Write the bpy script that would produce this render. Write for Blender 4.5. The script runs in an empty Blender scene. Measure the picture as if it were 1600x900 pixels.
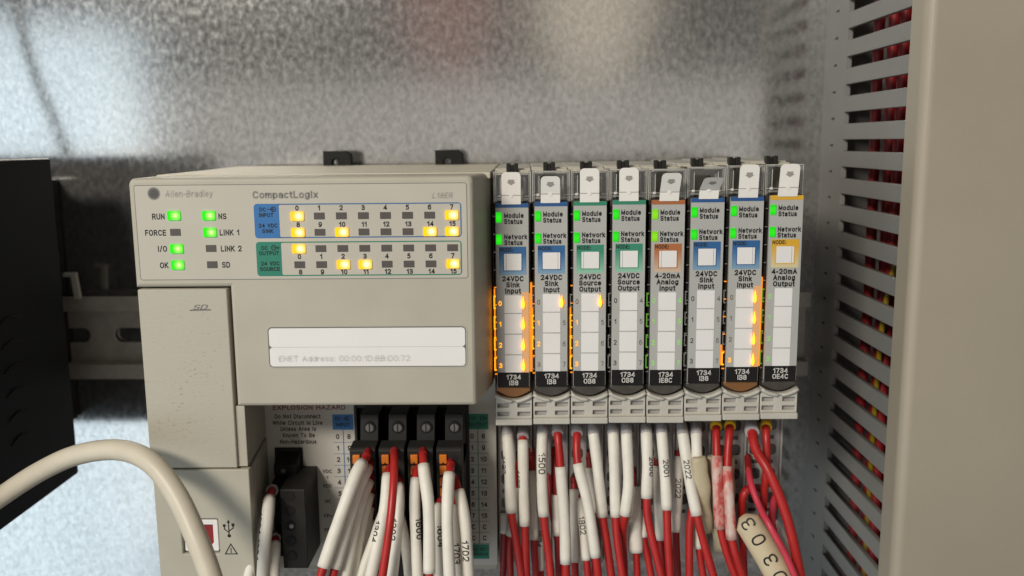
import bpy, bmesh, math, random
from mathutils import Vector, Matrix
random.seed(7)
S = 0.001                      # every length below is in millimetres; the scene is in metres
sc = bpy.context.scene
COL = sc.collection

# ------------------------------------------------------------------ camera, world, lamps, exposure
CAM = {'loc': [115.281, -371.058, 9.265], 'rt': [0.999838, 0.015672, -0.008858], 'up': [0.006234, 0.160145, 0.987074], 'fw': [-0.016888, 0.986969, -0.160022], 'f': 1401.9}
cd = bpy.data.cameras.new('camera'); cam = bpy.data.objects.new('camera', cd); COL.objects.link(cam)
rt, up, fw = Vector(CAM['rt']), Vector(CAM['up']), Vector(CAM['fw'])
M = Matrix((rt, up, -fw)).transposed().to_4x4(); M.translation = Vector(CAM['loc']) * S
cam.matrix_world = M
cd.sensor_width = 36.0; cd.sensor_fit = 'HORIZONTAL'; cd.lens = 36.0 * CAM['f'] / 1600.0
cd.clip_start = 0.005; cd.clip_end = 50
cd.dof.use_dof = True; cd.dof.focus_distance = 0.268; cd.dof.aperture_fstop = 14.0
sc.camera = cam
w = bpy.data.worlds.new('World'); sc.world = w; w.use_nodes = True
w.node_tree.nodes['Background'].inputs[0].default_value = (0.80, 0.78, 0.74, 1)
w.node_tree.nodes['Background'].inputs[1].default_value = 0.13
def area(name, loc, target, sx, sy, power, col, shape='RECTANGLE'):
    d = bpy.data.lights.new(name, 'AREA'); d.shape = shape; d.size = sx; d.size_y = sy; d.energy = power; d.color = col
    o = bpy.data.objects.new(name, d); COL.objects.link(o); o.location = loc
    o.rotation_euler = (Vector(target) - Vector(loc)).to_track_quat('-Z', 'Y').to_euler()
    return o
area('ceiling_lamp', (-0.40, -0.97, 0.48), (0.10, -0.08, -0.05), 0.36, 0.14, 10.0, (1.0, 0.93, 0.82))
area('room_bounce', (0.0, -1.7, -0.40), (0.0, 0, -0.40), 1.7, 1.10, 2.8, (1.0, 0.95, 0.88))
area('far_warm_lamp', (0.27, -1.7, 0.33), (0.15, 0, 0.05), 0.27, 0.36, 0.17, (1.0, 0.86, 0.66), 'ELLIPSE')
area('red_reflection_light', (-0.06, -1.7, 0.33), (0.1, 0, 0.05), 0.22, 0.36, 0.045, (1.0, 0.34, 0.26), 'ELLIPSE')  # added red light, stands in for a red thing mirrored in the panel
area('window_daylight', (-1.04, -1.25, -0.40), (-0.03, 0, -0.40), 0.90, 1.30, 6.6, (0.74, 0.90, 1.0))
sc.view_settings.view_transform = 'Standard'; sc.view_settings.look = 'None'
sc.view_settings.exposure = 0.0; sc.view_settings.gamma = 1.0
sc.cycles.use_denoising = True
sc.cycles.max_bounces = 10; sc.cycles.transparent_max_bounces = 24

# ------------------------------------------------------------------ materials
def newmat(n):
    m = bpy.data.materials.new(n); m.use_nodes = True
    nt = m.node_tree; return m, nt, nt.nodes['Principled BSDF']
def coords(nt, scale=(1, 1, 1)):
    t = nt.nodes.new('ShaderNodeTexCoord'); mp = nt.nodes.new('ShaderNodeMapping')
    g = nt.nodes.new('ShaderNodeNewGeometry')
    nt.links.new(g.outputs['Position'], mp.inputs['Vector']); mp.inputs['Scale'].default_value = scale
    return mp.outputs['Vector']
def noise(nt, vec, scale, detail=4, rough=.55):
    n = nt.nodes.new('ShaderNodeTexNoise'); n.inputs['Scale'].default_value = scale; n.inputs['Detail'].default_value = detail
    n.inputs['Roughness'].default_value = rough; nt.links.new(vec, n.inputs['Vector']); return n.outputs['Fac']
def ramp(nt, fac, stops):
    r = nt.nodes.new('ShaderNodeValToRGB'); e = r.color_ramp.elements
    e[0].position, e[0].color = stops[0][0], (*stops[0][1], 1); e[1].position, e[1].color = stops[-1][0], (*stops[-1][1], 1)
    for p, c in stops[1:-1]:
        x = e.new(p); x.color = (*c, 1)
    nt.links.new(fac, r.inputs[0]); return r.outputs['Color']
def bump(nt, b, h, strength, dist):
    n = nt.nodes.new('ShaderNodeBump'); n.inputs['Strength'].default_value = strength; n.inputs['Distance'].default_value = dist
    nt.links.new(h, n.inputs['Height']); nt.links.new(n.outputs['Normal'], b.inputs['Normal'])
def plastic(n, col, rough=.5, var=.06, nscale=60, bs=.12, bscale=2500, bdist=.00008, spec=.4, stretch=(1, 1, 1), sss=0):
    m, nt, b = newmat(n); v = coords(nt, stretch)
    c0 = tuple(x * (1 - var) for x in col); c1 = tuple(min(1, x * (1 + var)) for x in col)
    nt.links.new(ramp(nt, noise(nt, v, nscale, 5), [(.3, c0), (.7, c1)]), b.inputs['Base Color'])
    b.inputs['Roughness'].default_value = rough; b.inputs['Specular IOR Level'].default_value = spec
    if bs: bump(nt, b, noise(nt, v, bscale, 3), bs, bdist)
    return m
def ink(n, col, rough=.55): return plastic(n, col, rough, .03, 300, 0)
def emis(n, col, s, body=(.1, .1, .05)):
    m, nt, b = newmat(n); b.inputs['Base Color'].default_value = (*body, 1); b.inputs['Emission Color'].default_value = (*col, 1)
    b.inputs['Emission Strength'].default_value = s; b.inputs['Roughness'].default_value = .3; return m
def led(n, c_edge, c_hot, s, hx=.5, hz=1.35, k=1.0):
    # the diode sits off centre behind its lens: brightest over the chip (hx, hz in mm from the lens foot)
    m, nt, b = newmat(n); t = nt.nodes.new('ShaderNodeTexCoord'); d = nt.nodes.new('ShaderNodeVectorMath'); d.operation = 'DISTANCE'
    mp = nt.nodes.new('ShaderNodeMapping'); mp.inputs['Scale'].default_value = (500 * k, 0, 500 * k); nt.links.new(t.outputs['Object'], mp.inputs['Vector'])
    nt.links.new(mp.outputs['Vector'], d.inputs[0]); d.inputs[1].default_value = (hx / 2 * k, 0, hz / 2 * k)
    nt.links.new(ramp(nt, d.outputs['Value'], [(.16, c_hot), (.42, tuple((a + 1.5*e) / 2.5 for a, e in zip(c_hot, c_edge))), (.85, c_edge)]), b.inputs['Emission Color'])
    b.inputs['Emission Strength'].default_value = s; b.inputs['Base Color'].default_value = (.01, .01, .005, 1); b.inputs['Specular IOR Level'].default_value = .15; return m
MT = {}
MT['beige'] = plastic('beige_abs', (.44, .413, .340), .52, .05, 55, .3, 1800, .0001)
def dusty(n, col, lo, hi):
    m, nt, b = newmat(n); v = coords(nt, (1, 1, 2.4)); sp = noise(nt, v, 650, 4, .62); cl = noise(nt, coords(nt), 45, 3)
    mu = nt.nodes.new('ShaderNodeMath'); mu.operation = 'MULTIPLY_ADD'; mu.inputs[1].default_value = .30; nt.links.new(cl, mu.inputs[0]); nt.links.new(sp, mu.inputs[2])
    nt.links.new(ramp(nt, mu.outputs[0], [(lo, col), (hi, tuple(c * .97 for c in col)), (hi + .05, tuple(c * k for c, k in zip(col, (.72, .66, .56))))]), b.inputs['Base Color'])
    b.inputs['Roughness'].default_value = .55; bump(nt, b, noise(nt, v, 500, 4), .35, .00018); return m
MT['beige_door'] = dusty('beige_door_abs', (.45, .423, .350), .5, .80)
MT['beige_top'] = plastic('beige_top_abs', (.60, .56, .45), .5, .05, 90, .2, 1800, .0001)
MT['overlay'] = plastic('overlay_film', (.49, .46, .395), .42, .03, 50, .1, 2500, .00005)
MT['latch'] = plastic('latch_grey', (.50, .48, .425), .5, .05, 120, .15, 1500, .0001)
MT['termgrey'] = plastic('terminal_grey', (.36, .335, .325), .5, .06, 120, .1)
MT['recess'] = plastic('recess_label', (.54, .51, .46), .5, .04, 60, .1)
MT['card'] = plastic('card_grey', (.42, .42, .40), .45, .03, 80, .08)
MT['white'] = plastic('paper_white', (.79, .77, .755), .5, .02, 80, .05)
MT['tab'] = plastic('tab_white', (.78, .755, .72), .45, .03, 60, .05)
MT['black'] = plastic('black_plastic', (.012, .0115, .011), .5, .2, 90, .2, spec=.2)
MT['charcoal'] = plastic('charcoal_plastic', (.022, .0205, .018), .5, .2, 90, .2, spec=.25)
MT['dark'] = plastic('dark_cavity', (.006, .006, .006), .7, .1, 90, 0)
MT['smoke'] = plastic('smoke_plastic', (.055, .048, .040), .25, .3, 200, .1)
MT['ledoff'] = plastic('led_off', (.085, .075, .068), .4, .05, 200, 0)
MT['ink'] = ink('black_ink', (.010, .010, .011))
MT['greyink'] = ink('grey_ink', (.15, .145, .14))
MT['arrowink'] = ink('arrow_ink', (.30, .285, .27))
MT['whiteink'] = ink('white_ink', (.62, .60, .57))
MT['redink'] = ink('red_ink', (.20, .03, .03))
MT['brownink'] = ink('brown_ink', (.20, .105, .06))
MT['blue'] = ink('print_blue', (.030, .155, .40)); MT['green'] = ink('print_green', (.020, .20, .135))
MT['navy'] = ink('header_blue', (.020, .085, .25)); MT['hgreen'] = ink('header_green', (.03, .22, .13))
MT['orange'] = ink('header_orange', (.38, .125, .04)); MT['yellow'] = ink('header_yellow', (.68, .38, .03))
MT['frameblue'] = ink('frame_blue', (.05, .14, .30)); MT['framegreen'] = ink('frame_green', (.03, .20, .13))
MT['redpvc'] = plastic('red_pvc', (.42, .020, .018), .38, .12, 150, .1)
MT['darkred'] = plastic('dark_red_pvc', (.27, .014, .016), .5, .12, 150, .1)
MT['pinkpvc'] = plastic('pink_pvc', (.55, .045, .075), .38, .1, 150, .1)
MT['redcollar'] = plastic('red_ferrule', (.28, .012, .012), .5, .1, 150, .1)
MT['greycollar'] = plastic('grey_ferrule', (.42, .385, .385), .45, .08, 150, .1)
MT['yellowcollar'] = plastic('yellow_ferrule', (.62, .36, .01), .45, .08, 150, .1)
MT['sleeve'] = plastic('white_sleeve', (.75, .715, .64), .5, .06, 220, .2, 900, .00015)
def stained():
    m, nt, b = newmat('pink_stained_sleeve'); v = coords(nt, (1, 1, .45))
    nt.links.new(ramp(nt, noise(nt, v, 330, 4, .6), [(.36, (.62, .50, .44)), (.50, (.60, .33, .29)), (.60, (.50, .08, .07))]), b.inputs['Base Color']); b.inputs['Roughness'].default_value = .5
    bump(nt, b, noise(nt, v, 900, 3), .2, .00015); return m
MT['pinksleeve'] = stained()
MT['cream'] = plastic('cream_marker', (.58, .49, .33), .5, .08, 150, .2)
MT['tape'] = plastic('aged_tape', (.50, .43, .29), .45, .14, 150, .2)
MT['cable'] = plastic('cable_pvc', (.61, .555, .45), .42, .07, 90, .15, 500, .0002)
MT['yellowpvc'] = plastic('yellow_pvc', (.28, .19, .01), .4, .1, 150, .1)
MT['duct'] = plastic('duct_pvc', (.225, .22, .208), .42, .04, 40, .08)
MT['ductlid'] = plastic('duct_lid_pvc', (.365, .320, .250), .42, .055, 18, .25, 700, .00016)
MT['psu'] = plastic('psu_black', (.004, .0055, .011), .45, .2, 60, .1, spec=.2)
MT['lever'] = plastic('orange_lever', (.62, .17, .01), .4, .1, 150, .1)
MT['usbred'] = plastic('usb_red', (.22, .012, .01), .4, .1, 150, .1)
MT['amber'] = emis('amber_light', (1.0, .36, .0), 1.6)
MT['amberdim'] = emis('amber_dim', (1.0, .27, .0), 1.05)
MT['amberglowlip'] = emis('amber_glow_lip', (1.0, .30, .03), .06, (.12, .06, .02))
MT['amberspill'] = emis('amber_spill', (1.0, .33, .012), .42, (.30, .27, .2))
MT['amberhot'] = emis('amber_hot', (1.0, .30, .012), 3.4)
MT['greendim'] = emis('green_dim', (.16, .70, .02), .35)
MT['greendigit'] = emis('green_digit', (.20, .85, .04), .75)
MT['ledgreen'] = led('led_green', (.012, .80, .0), (.72, 1.0, .30), 1.15)
MT['ledamber'] = led('led_amber', (1.0, .52, .0), (1.0, .95, .62), 1.4)
MT['modgreen'] = led('module_green', (.0, .55, .005), (.02, .85, .01), 1.0, 0, 1.5, .6)
MT['modlime'] = led('module_lime', (.16, .60, .0), (.28, .80, .01), .95, 0, 1.5, .6)
def metal(n, col, rough, nscale, var, bs, stretch=(1, 1, 1), metallic=1.0):
    m, nt, b = newmat(n); v = coords(nt, stretch)
    c0 = tuple(x * (1 - var) for x in col); c1 = tuple(min(1, x * (1 + var)) for x in col)
    f = noise(nt, v, nscale, 5)
    nt.links.new(ramp(nt, f, [(.3, c0), (.7, c1)]), b.inputs['Base Color'])
    b.inputs['Metallic'].default_value = metallic; b.inputs['Roughness'].default_value = rough
    bump(nt, b, noise(nt, v, nscale * 2, 3), bs, .0002); return m
MT['steel'] = metal('screw_steel', (.22, .21, .20), .40, 900, .2, .2)
MT['rail'] = metal('rail_zinc', (.50, .47, .43), .45, 250, .12, .15, (1, 1, 1), .45)
def galvanised():
    m, nt, b = newmat('galvanised_sheet'); v = coords(nt, (1, 1, .7)); vs = coords(nt, (1, 1, .38))
    vo = nt.nodes.new('ShaderNodeTexVoronoi'); vo.inputs['Scale'].default_value = 900; nt.links.new(v, vo.inputs['Vector'])
    sep = nt.nodes.new('ShaderNodeSeparateColor'); nt.links.new(vo.outputs['Color'], sep.inputs[0])
    n2 = noise(nt, v, 470, 3, .55); n3 = noise(nt, vs, 520, 4, .55); big = noise(nt, v, 16, 4)
    def mad(a_, k, c_):
        q = nt.nodes.new('ShaderNodeMath'); q.operation = 'MULTIPLY_ADD'; q.inputs[1].default_value = k; nt.links.new(a_, q.inputs[0])
        if isinstance(c_, float): q.inputs[2].default_value = c_
        else: nt.links.new(c_, q.inputs[2])
        return q.outputs[0]
    f = mad(sep.outputs[0], .22, mad(n2, .95, mad(big, .30, -.22)))
    nt.links.new(ramp(nt, f, [(.30, (.41, .41, .40)), (.50, (.50, .495, .485)), (.72, (.60, .595, .58))]), b.inputs['Base Color'])
    rr = nt.nodes.new('ShaderNodeMapRange'); rr.inputs['From Min'].default_value = .3; rr.inputs['From Max'].default_value = .7; rr.inputs['To Min'].default_value = .11; rr.inputs['To Max'].default_value = .18
    nt.links.new(n2, rr.inputs['Value']); nt.links.new(rr.outputs['Result'], b.inputs['Roughness']); b.inputs['Metallic'].default_value = .88
    # long scratches left by handling
    sc_ = noise(nt, coords(nt, (18, 1, 900)), 1.0, 2, .4)
    h = mad(sep.outputs[1], .10, mad(n3, 1.0, mad(sc_, .06, 0.0)))
    bump(nt, b, h, .045, .00022); return m
MT['galv'] = galvanised()
def clear(n, tint, gloss, rough=.08):
    m, nt, b = newmat(n); nt.nodes.remove(b); out = nt.nodes['Material Output']
    tr = nt.nodes.new('ShaderNodeBsdfTransparent'); tr.inputs[0].default_value = (*tint, 1)
    gl = nt.nodes.new('ShaderNodeBsdfGlossy'); gl.inputs['Roughness'].default_value = rough; gl.inputs[0].default_value = (.9, .9, .9, 1)
    lw = nt.nodes.new('ShaderNodeFresnel'); lw.inputs[0].default_value = 1.5
    ad = nt.nodes.new('ShaderNodeMath'); ad.operation = 'ADD'; ad.inputs[1].default_value = gloss; nt.links.new(lw.outputs[0], ad.inputs[0])
    mx = nt.nodes.new('ShaderNodeMixShader'); nt.links.new(ad.outputs[0], mx.inputs[0]); nt.links.new(tr.outputs[0], mx.inputs[1]); nt.links.new(gl.outputs[0], mx.inputs[2])
    nt.links.new(mx.outputs[0], out.inputs['Surface']); return m
MT['clear'] = clear('clear_plastic', (.96, .96, .945), .03)
def clear_edge(n, k):
    # moulded edges of clear plastic scatter a little light
    m = clear(n, (.95, .95, .93), .10, .2); nt = m.node_tree; out = nt.nodes['Material Output']; src = out.inputs['Surface'].links[0].from_socket
    df = nt.nodes.new('ShaderNodeBsdfDiffuse'); df.inputs[0].default_value = (.72, .70, .65, 1); mx = nt.nodes.new('ShaderNodeMixShader'); mx.inputs[0].default_value = k
    nt.links.new(src, mx.inputs[1]); nt.links.new(df.outputs[0], mx.inputs[2]); nt.links.new(mx.outputs[0], out.inputs['Surface']); return m
MT['clearrib'] = clear_edge('clear_rib', .22); MT['clearline'] = clear_edge('clear_line', .6)
def soft_ink(n, col, a):
    m, nt, b = newmat(n); b.inputs['Base Color'].default_value = (*col, 1); b.inputs['Alpha'].default_value = a; b.inputs['Roughness'].default_value = .6; return m
MT['faint'] = soft_ink('worn_grey_print', (.10, .10, .11), .15)
MT['fainter'] = soft_ink('worn_pale_print', (.25, .23, .24), .085)
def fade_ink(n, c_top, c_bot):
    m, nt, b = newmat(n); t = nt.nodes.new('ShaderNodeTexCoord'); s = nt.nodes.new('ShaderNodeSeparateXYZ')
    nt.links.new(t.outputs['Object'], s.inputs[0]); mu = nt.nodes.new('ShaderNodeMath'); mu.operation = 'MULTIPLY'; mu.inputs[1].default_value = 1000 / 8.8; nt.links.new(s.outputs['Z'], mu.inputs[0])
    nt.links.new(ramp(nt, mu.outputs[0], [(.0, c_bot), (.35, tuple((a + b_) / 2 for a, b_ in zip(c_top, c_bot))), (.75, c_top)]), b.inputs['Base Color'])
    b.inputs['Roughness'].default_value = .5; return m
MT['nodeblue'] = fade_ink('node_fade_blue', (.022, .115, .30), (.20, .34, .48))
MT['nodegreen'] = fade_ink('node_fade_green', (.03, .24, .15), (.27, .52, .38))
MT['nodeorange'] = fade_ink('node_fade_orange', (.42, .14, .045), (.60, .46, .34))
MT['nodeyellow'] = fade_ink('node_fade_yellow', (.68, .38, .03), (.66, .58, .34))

# ------------------------------------------------------------------ builders
def tag(o, label=None, cat=None, group=None, kind=None):
    if label: o['label'] = label
    if cat: o['category'] = cat
    if group: o['group'] = group
    if kind: o['kind'] = kind
    return o
WLOC = {}
def empty(name, loc, label, cat, group=None):
    o = bpy.data.objects.new(name, None); COL.objects.link(o); o.location = Vector(loc) * S; o.empty_display_size = .01
    WLOC[o.name] = Vector(loc); return tag(o, label, cat, group)
def link(name, me, parent, loc=None):
    """me: mesh with vertices in mm, world axes; becomes a child of parent (or a top-level mesh)."""
    o = bpy.data.objects.new(name, me); COL.objects.link(o)
    vs = [v.co for v in me.vertices]
    lo = Vector([min(v[i] for v in vs) for i in range(3)]); hi = Vector([max(v[i] for v in vs) for i in range(3)])
    org = Vector(((lo.x + hi.x) / 2, (lo.y + hi.y) / 2, lo.z))
    me.transform(Matrix.Scale(S, 4) @ Matrix.Translation(-org))
    if parent: o.parent = parent; o.location = (org - WLOC[parent.name]) * S
    else: o.location = org * S
    WLOC[o.name] = org; return o
def setmat(me, m, smooth=False):
    me.materials.append(MT[m] if isinstance(m, str) else m)
    if smooth:
        for p in me.polygons: p.use_smooth = True
def from_bm(bm, name, m, parent, smooth=False):
    bmesh.ops.recalc_face_normals(bm, faces=bm.faces)
    me = bpy.data.meshes.new(name); bm.to_mesh(me); bm.free(); setmat(me, m, smooth); return link(name, me, parent)
def add_box(bm, x0, x1, y0, y1, z0, z1, r=0, seg=2):
    g = bmesh.ops.create_cube(bm, size=1.0); vs = g['verts']
    for v in vs: v.co = Vector((x0 + (v.co.x + .5) * (x1 - x0), y0 + (v.co.y + .5) * (y1 - y0), z0 + (v.co.z + .5) * (z1 - z0)))
    if r:
        es = list({e for v in vs for e in v.link_edges}); bmesh.ops.bevel(bm, geom=es, offset=r, segments=seg, profile=.5, affect='EDGES')
def box(name, x0, x1, y0, y1, z0, z1, m, parent=None, r=0, seg=2):
    bm = bmesh.new(); add_box(bm, x0, x1, y0, y1, z0, z1, r, seg); return from_bm(bm, name, m, parent)
def boxes(name, lst, m, parent=None):
    bm = bmesh.new()
    for b in lst: add_box(bm, *b)
    return from_bm(bm, name, m, parent)
def hull_prism(name, prof, x0, x1, m, parent, r=0):
    """profile of (y, z) extruded along X"""
    bm = bmesh.new(); a = [bm.verts.new((x0, y, z)) for y, z in prof]; b = [bm.verts.new((x1, y, z)) for y, z in prof]
    bm.faces.new(a); bm.faces.new(b[::-1]); n = len(prof)
    for i in range(n): bm.faces.new((a[i], b[i], b[(i + 1) % n], a[(i + 1) % n]))
    if r: bmesh.ops.bevel(bm, geom=list(bm.edges), offset=r, segments=2, profile=.5, affect='EDGES')
    return from_bm(bm, name, m, parent)
R90 = Matrix.Rotation(math.radians(90), 4, 'X')
def plate_mesh(loops, y, t, r=0):
    """2-D outline (x, z) with holes, front face at y, thickness t going back"""
    cu = bpy.data.curves.new('tmp', 'CURVE'); cu.dimensions = '2D'; cu.fill_mode = 'BOTH'
    cu.extrude = max(t / 2 - r, .0005); cu.bevel_depth = r; cu.bevel_resolution = 1 if r else 0; cu.offset = -r
    for lp in loops:
        sp = cu.splines.new('POLY'); sp.points.add(len(lp) - 1); sp.use_cyclic_u = True
        for p, (x, z) in zip(sp.points, lp): p.co = (x, z, 0, 1)
    o = bpy.data.objects.new('tmp', cu); me = bpy.data.meshes.new_from_object(o)
    bpy.data.objects.remove(o); bpy.data.curves.remove(cu)
    me.materials.clear()
    me.transform(Matrix.Translation((0, y + t / 2, 0)) @ R90); return me
def plate(name, loops, y, t, m, parent=None, r=0):
    me = plate_mesh(loops, y, t, r); setmat(me, m); return link(name, me, parent)
def rrect(x0, x1, z0, z1, r=0, n=5):
    if r <= 0: return [(x0, z0), (x1, z0), (x1, z1), (x0, z1)]
    o = []
    for cx, cz, a in ((x1 - r, z0 + r, -90), (x1 - r, z1 - r, 0), (x0 + r, z1 - r, 90), (x0 + r, z0 + r, 180)):
        for k in range(n + 1):
            t = math.radians(a + 90 * k / n); o.append((cx + r * math.cos(t), cz + r * math.sin(t)))
    return o
def circ(cx, cz, r, n=16): return [(cx + r * math.cos(2 * math.pi * k / n), cz + r * math.sin(2 * math.pi * k / n)) for k in range(n)]
# ---- stroke lettering: skeletons on a unit cap height, drawn as flat ribbons
def A(cx, cy, rx, ry, a0, a1, n=8):
    return [(cx + rx * math.copysign(abs(math.cos(t)) ** .82, math.cos(t)), cy + ry * math.copysign(abs(math.sin(t)) ** .82, math.sin(t))) for t in [math.radians(a0 + (a1 - a0) * k / n) for k in range(n + 1)]]
def O(cx, cy, rx, ry): return A(cx, cy, rx, ry, 90, 450, 16)
XH = .72
GL = {
 '0': (.56, [O(.28, .5, .28, .5)]), '1': (.30, [[(.0, .76), (.14, .82), (.26, 1), (.26, 0)]]), '2': (.54, [A(.27, .73, .27, .27, 170, -25) + [(.02, 0), (.55, 0)]]),
 '3': (.54, [A(.26, .75, .25, .25, 160, -90) + [(.18, .5)], A(.26, .26, .28, .26, 90, -160)]), '4': (.58, [[(.44, 0), (.44, 1), (0, .28), (.58, .28)]]),
 '5': (.54, [[(.50, 1), (.09, 1), (.04, .50)] + A(.25, .32, .29, .32, 128, -140)]), '6': (.56, [A(.28, .32, .28, .32, 90, 450, 14), A(.34, .40, .34, .60, 60, 190)]),
 '7': (.52, [[(0, 1), (.52, 1), (.20, 0)]]), '8': (.56, [A(.28, .76, .25, .24, 90, 450, 12), A(.28, .26, .28, .26, 90, 450, 14)]), '9': (.56, [A(.28, .68, .28, .32, 90, 450, 14), A(.22, .60, .34, .60, -120, 10)]),
 'A': (.66, [[(0, 0), (.33, 1), (.66, 0)], [(.13, .33), (.53, .33)]]), 'B': (.58, [[(0, 0), (0, 1), (.30, 1)] + A(.30, .76, .24, .24, 90, -90) + [(0, .52)], [(.30, .52)] + A(.30, .26, .28, .26, 90, -90) + [(0, 0)]]),
 'C': (.62, [A(.32, .5, .32, .5, 38, 322, 14)]), 'D': (.60, [[(0, 0), (0, 1), (.24, 1)] + A(.24, .5, .36, .5, 90, -90) + [(0, 0)]]), 'E': (.50, [[(.50, 1), (0, 1), (0, 0), (.52, 0)], [(0, .52), (.46, .52)]]),
 'F': (.48, [[(.50, 1), (0, 1), (0, 0)], [(0, .5), (.44, .5)]]), 'G': (.66, [A(.33, .5, .33, .5, 40, 330, 14) + [(.64, .46), (.36, .46)]]), 'H': (.58, [[(0, 0), (0, 1)], [(.58, 0), (.58, 1)], [(0, .52), (.58, .52)]]),
 'I': (.08, [[(.04, 0), (.04, 1)]]), 'J': (.44, [[(.44, 1), (.44, .26)] + A(.22, .24, .22, .24, 0, -180)]), 'K': (.58, [[(0, 0), (0, 1)], [(.54, 1), (.02, .40)], [(.18, .56), (.58, 0)]]),
 'L': (.46, [[(0, 1), (0, 0), (.48, 0)]]), 'M': (.72, [[(0, 0), (0, 1), (.36, .12), (.72, 1), (.72, 0)]]), 'N': (.58, [[(0, 0), (0, 1), (.58, 0), (.58, 1)]]), 'O': (.66, [O(.33, .5, .33, .5)]),
 'P': (.56, [[(0, 0), (0, 1), (.28, 1)] + A(.28, .73, .28, .27, 90, -90) + [(0, .46)]]), 'Q': (.66, [O(.33, .5, .33, .5), [(.40, .24), (.66, -.04)]]), 'R': (.58, [[(0, 0), (0, 1), (.28, 1)] + A(.28, .74, .27, .26, 90, -90) + [(0, .48)], [(.30, .48), (.56, 0)]]),
 'S': (.56, [A(.28, .745, .26, .255, 25, 270, 10) + A(.28, .255, .28, .255, 90, -155, 10)[1:]]), 'T': (.58, [[(0, 1), (.58, 1)], [(.29, 1), (.29, 0)]]), 'U': (.58, [[(0, 1), (0, .30)] + A(.29, .29, .29, .29, 180, 360) + [(.58, 1)]]),
 'V': (.60, [[(0, 1), (.30, 0), (.60, 1)]]), 'W': (.88, [[(0, 1), (.22, 0), (.44, .95), (.66, 0), (.88, 1)]]), 'X': (.58, [[(0, 0), (.58, 1)], [(0, 1), (.58, 0)]]), 'Y': (.58, [[(0, 1), (.29, .44), (.58, 1)], [(.29, .44), (.29, 0)]]), 'Z': (.54, [[(0, 1), (.54, 1), (0, 0), (.56, 0)]]),
 'a': (.46, [A(.23, .50, .22, .22, 160, 0, 6) + [(.45, .12), (.49, 0)], [(.45, .44)] + A(.20, .21, .20, .21, 75, 300, 8) + [(.45, .18)]]), 'b': (.48, [[(0, 1), (0, 0)], O(.24, .36, .24, .36)]), 'c': (.44, [A(.24, .36, .24, .36, 45, 315, 10)]), 'd': (.48, [[(.48, 1), (.48, 0)], O(.24, .36, .24, .36)]),
 'e': (.48, [[(.02, .38), (.47, .38)] + A(.24, .36, .24, .36, 8, 320, 12)]), 'f': (.28, [A(.26, .82, .14, .18, 70, 180, 4) + [(.12, 0)], [(0, .68), (.28, .68)]]), 'g': (.48, [O(.24, .38, .24, .34), [(.48, .72), (.48, -.04)] + A(.24, -.04, .24, .22, 0, -160, 8)]), 'h': (.46, [[(0, 0), (0, 1)], [(0, .42)] + A(.23, .46, .23, .26, 160, 0, 6) + [(.46, 0)]]),
 'i': (.08, [[(.04, 0), (.04, .72)], [(.04, .90), (.04, 1.0)]]), 'k': (.46, [[(0, 0), (0, 1)], [(.42, .72), (.02, .30)], [(.16, .42), (.46, 0)]]), 'l': (.08, [[(.04, 0), (.04, 1)]]), 'm': (.74, [[(0, 0), (0, .72)], [(0, .46)] + A(.185, .50, .185, .22, 160, 0, 6) + [(.37, 0)], [(.37, .46)] + A(.555, .50, .185, .22, 160, 0, 6) + [(.74, 0)]]),
 'n': (.46, [[(0, 0), (0, .72)], [(0, .44)] + A(.23, .48, .23, .24, 160, 0, 6) + [(.46, 0)]]), 'o': (.50, [O(.25, .36, .25, .36)]), 'p': (.48, [[(0, .72), (0, -.26)], O(.24, .36, .24, .36)]), 'r': (.28, [[(0, 0), (0, .72)], [(0, .44)] + A(.26, .44, .26, .26, 170, 85, 5)]),
 's': (.42, [A(.21, .53, .19, .19, 30, 270, 8) + A(.21, .18, .21, .18, 90, -150, 8)[1:]]), 't': (.26, [[(.12, .94), (.12, .10), (.18, 0), (.27, .01)], [(0, .70), (.27, .70)]]), 'u': (.46, [[(0, .72), (0, .22)] + A(.23, .22, .23, .22, 180, 360, 6) + [(.46, .72)], [(.46, .3), (.46, 0)]]),
 'v': (.44, [[(0, .72), (.22, 0), (.44, .72)]]), 'w': (.66, [[(0, .72), (.165, 0), (.33, .68), (.495, 0), (.66, .72)]]), 'x': (.44, [[(0, 0), (.44, .72)], [(0, .72), (.44, 0)]]), 'y': (.44, [[(0, .72), (.23, .02)], [(.44, .72), (.18, -.14), (.10, -.24), (0, -.24)]]), 'z': (.42, [[(0, .72), (.42, .72), (0, 0), (.44, 0)]]),
 '-': (.28, [[(0, .38), (.28, .38)]]), '+': (.46, [[(0, .42), (.46, .42)], [(.23, .66), (.23, .18)]]), '/': (.34, [[(0, -.04), (.34, 1.04)]]), ':': (.08, [[(.04, .0), (.04, .10)], [(.04, .56), (.04, .66)]]), '!': (.08, [[(.04, .32), (.04, 1)], [(.04, 0), (.04, .10)]]), ' ': (.24, []),
}
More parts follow.
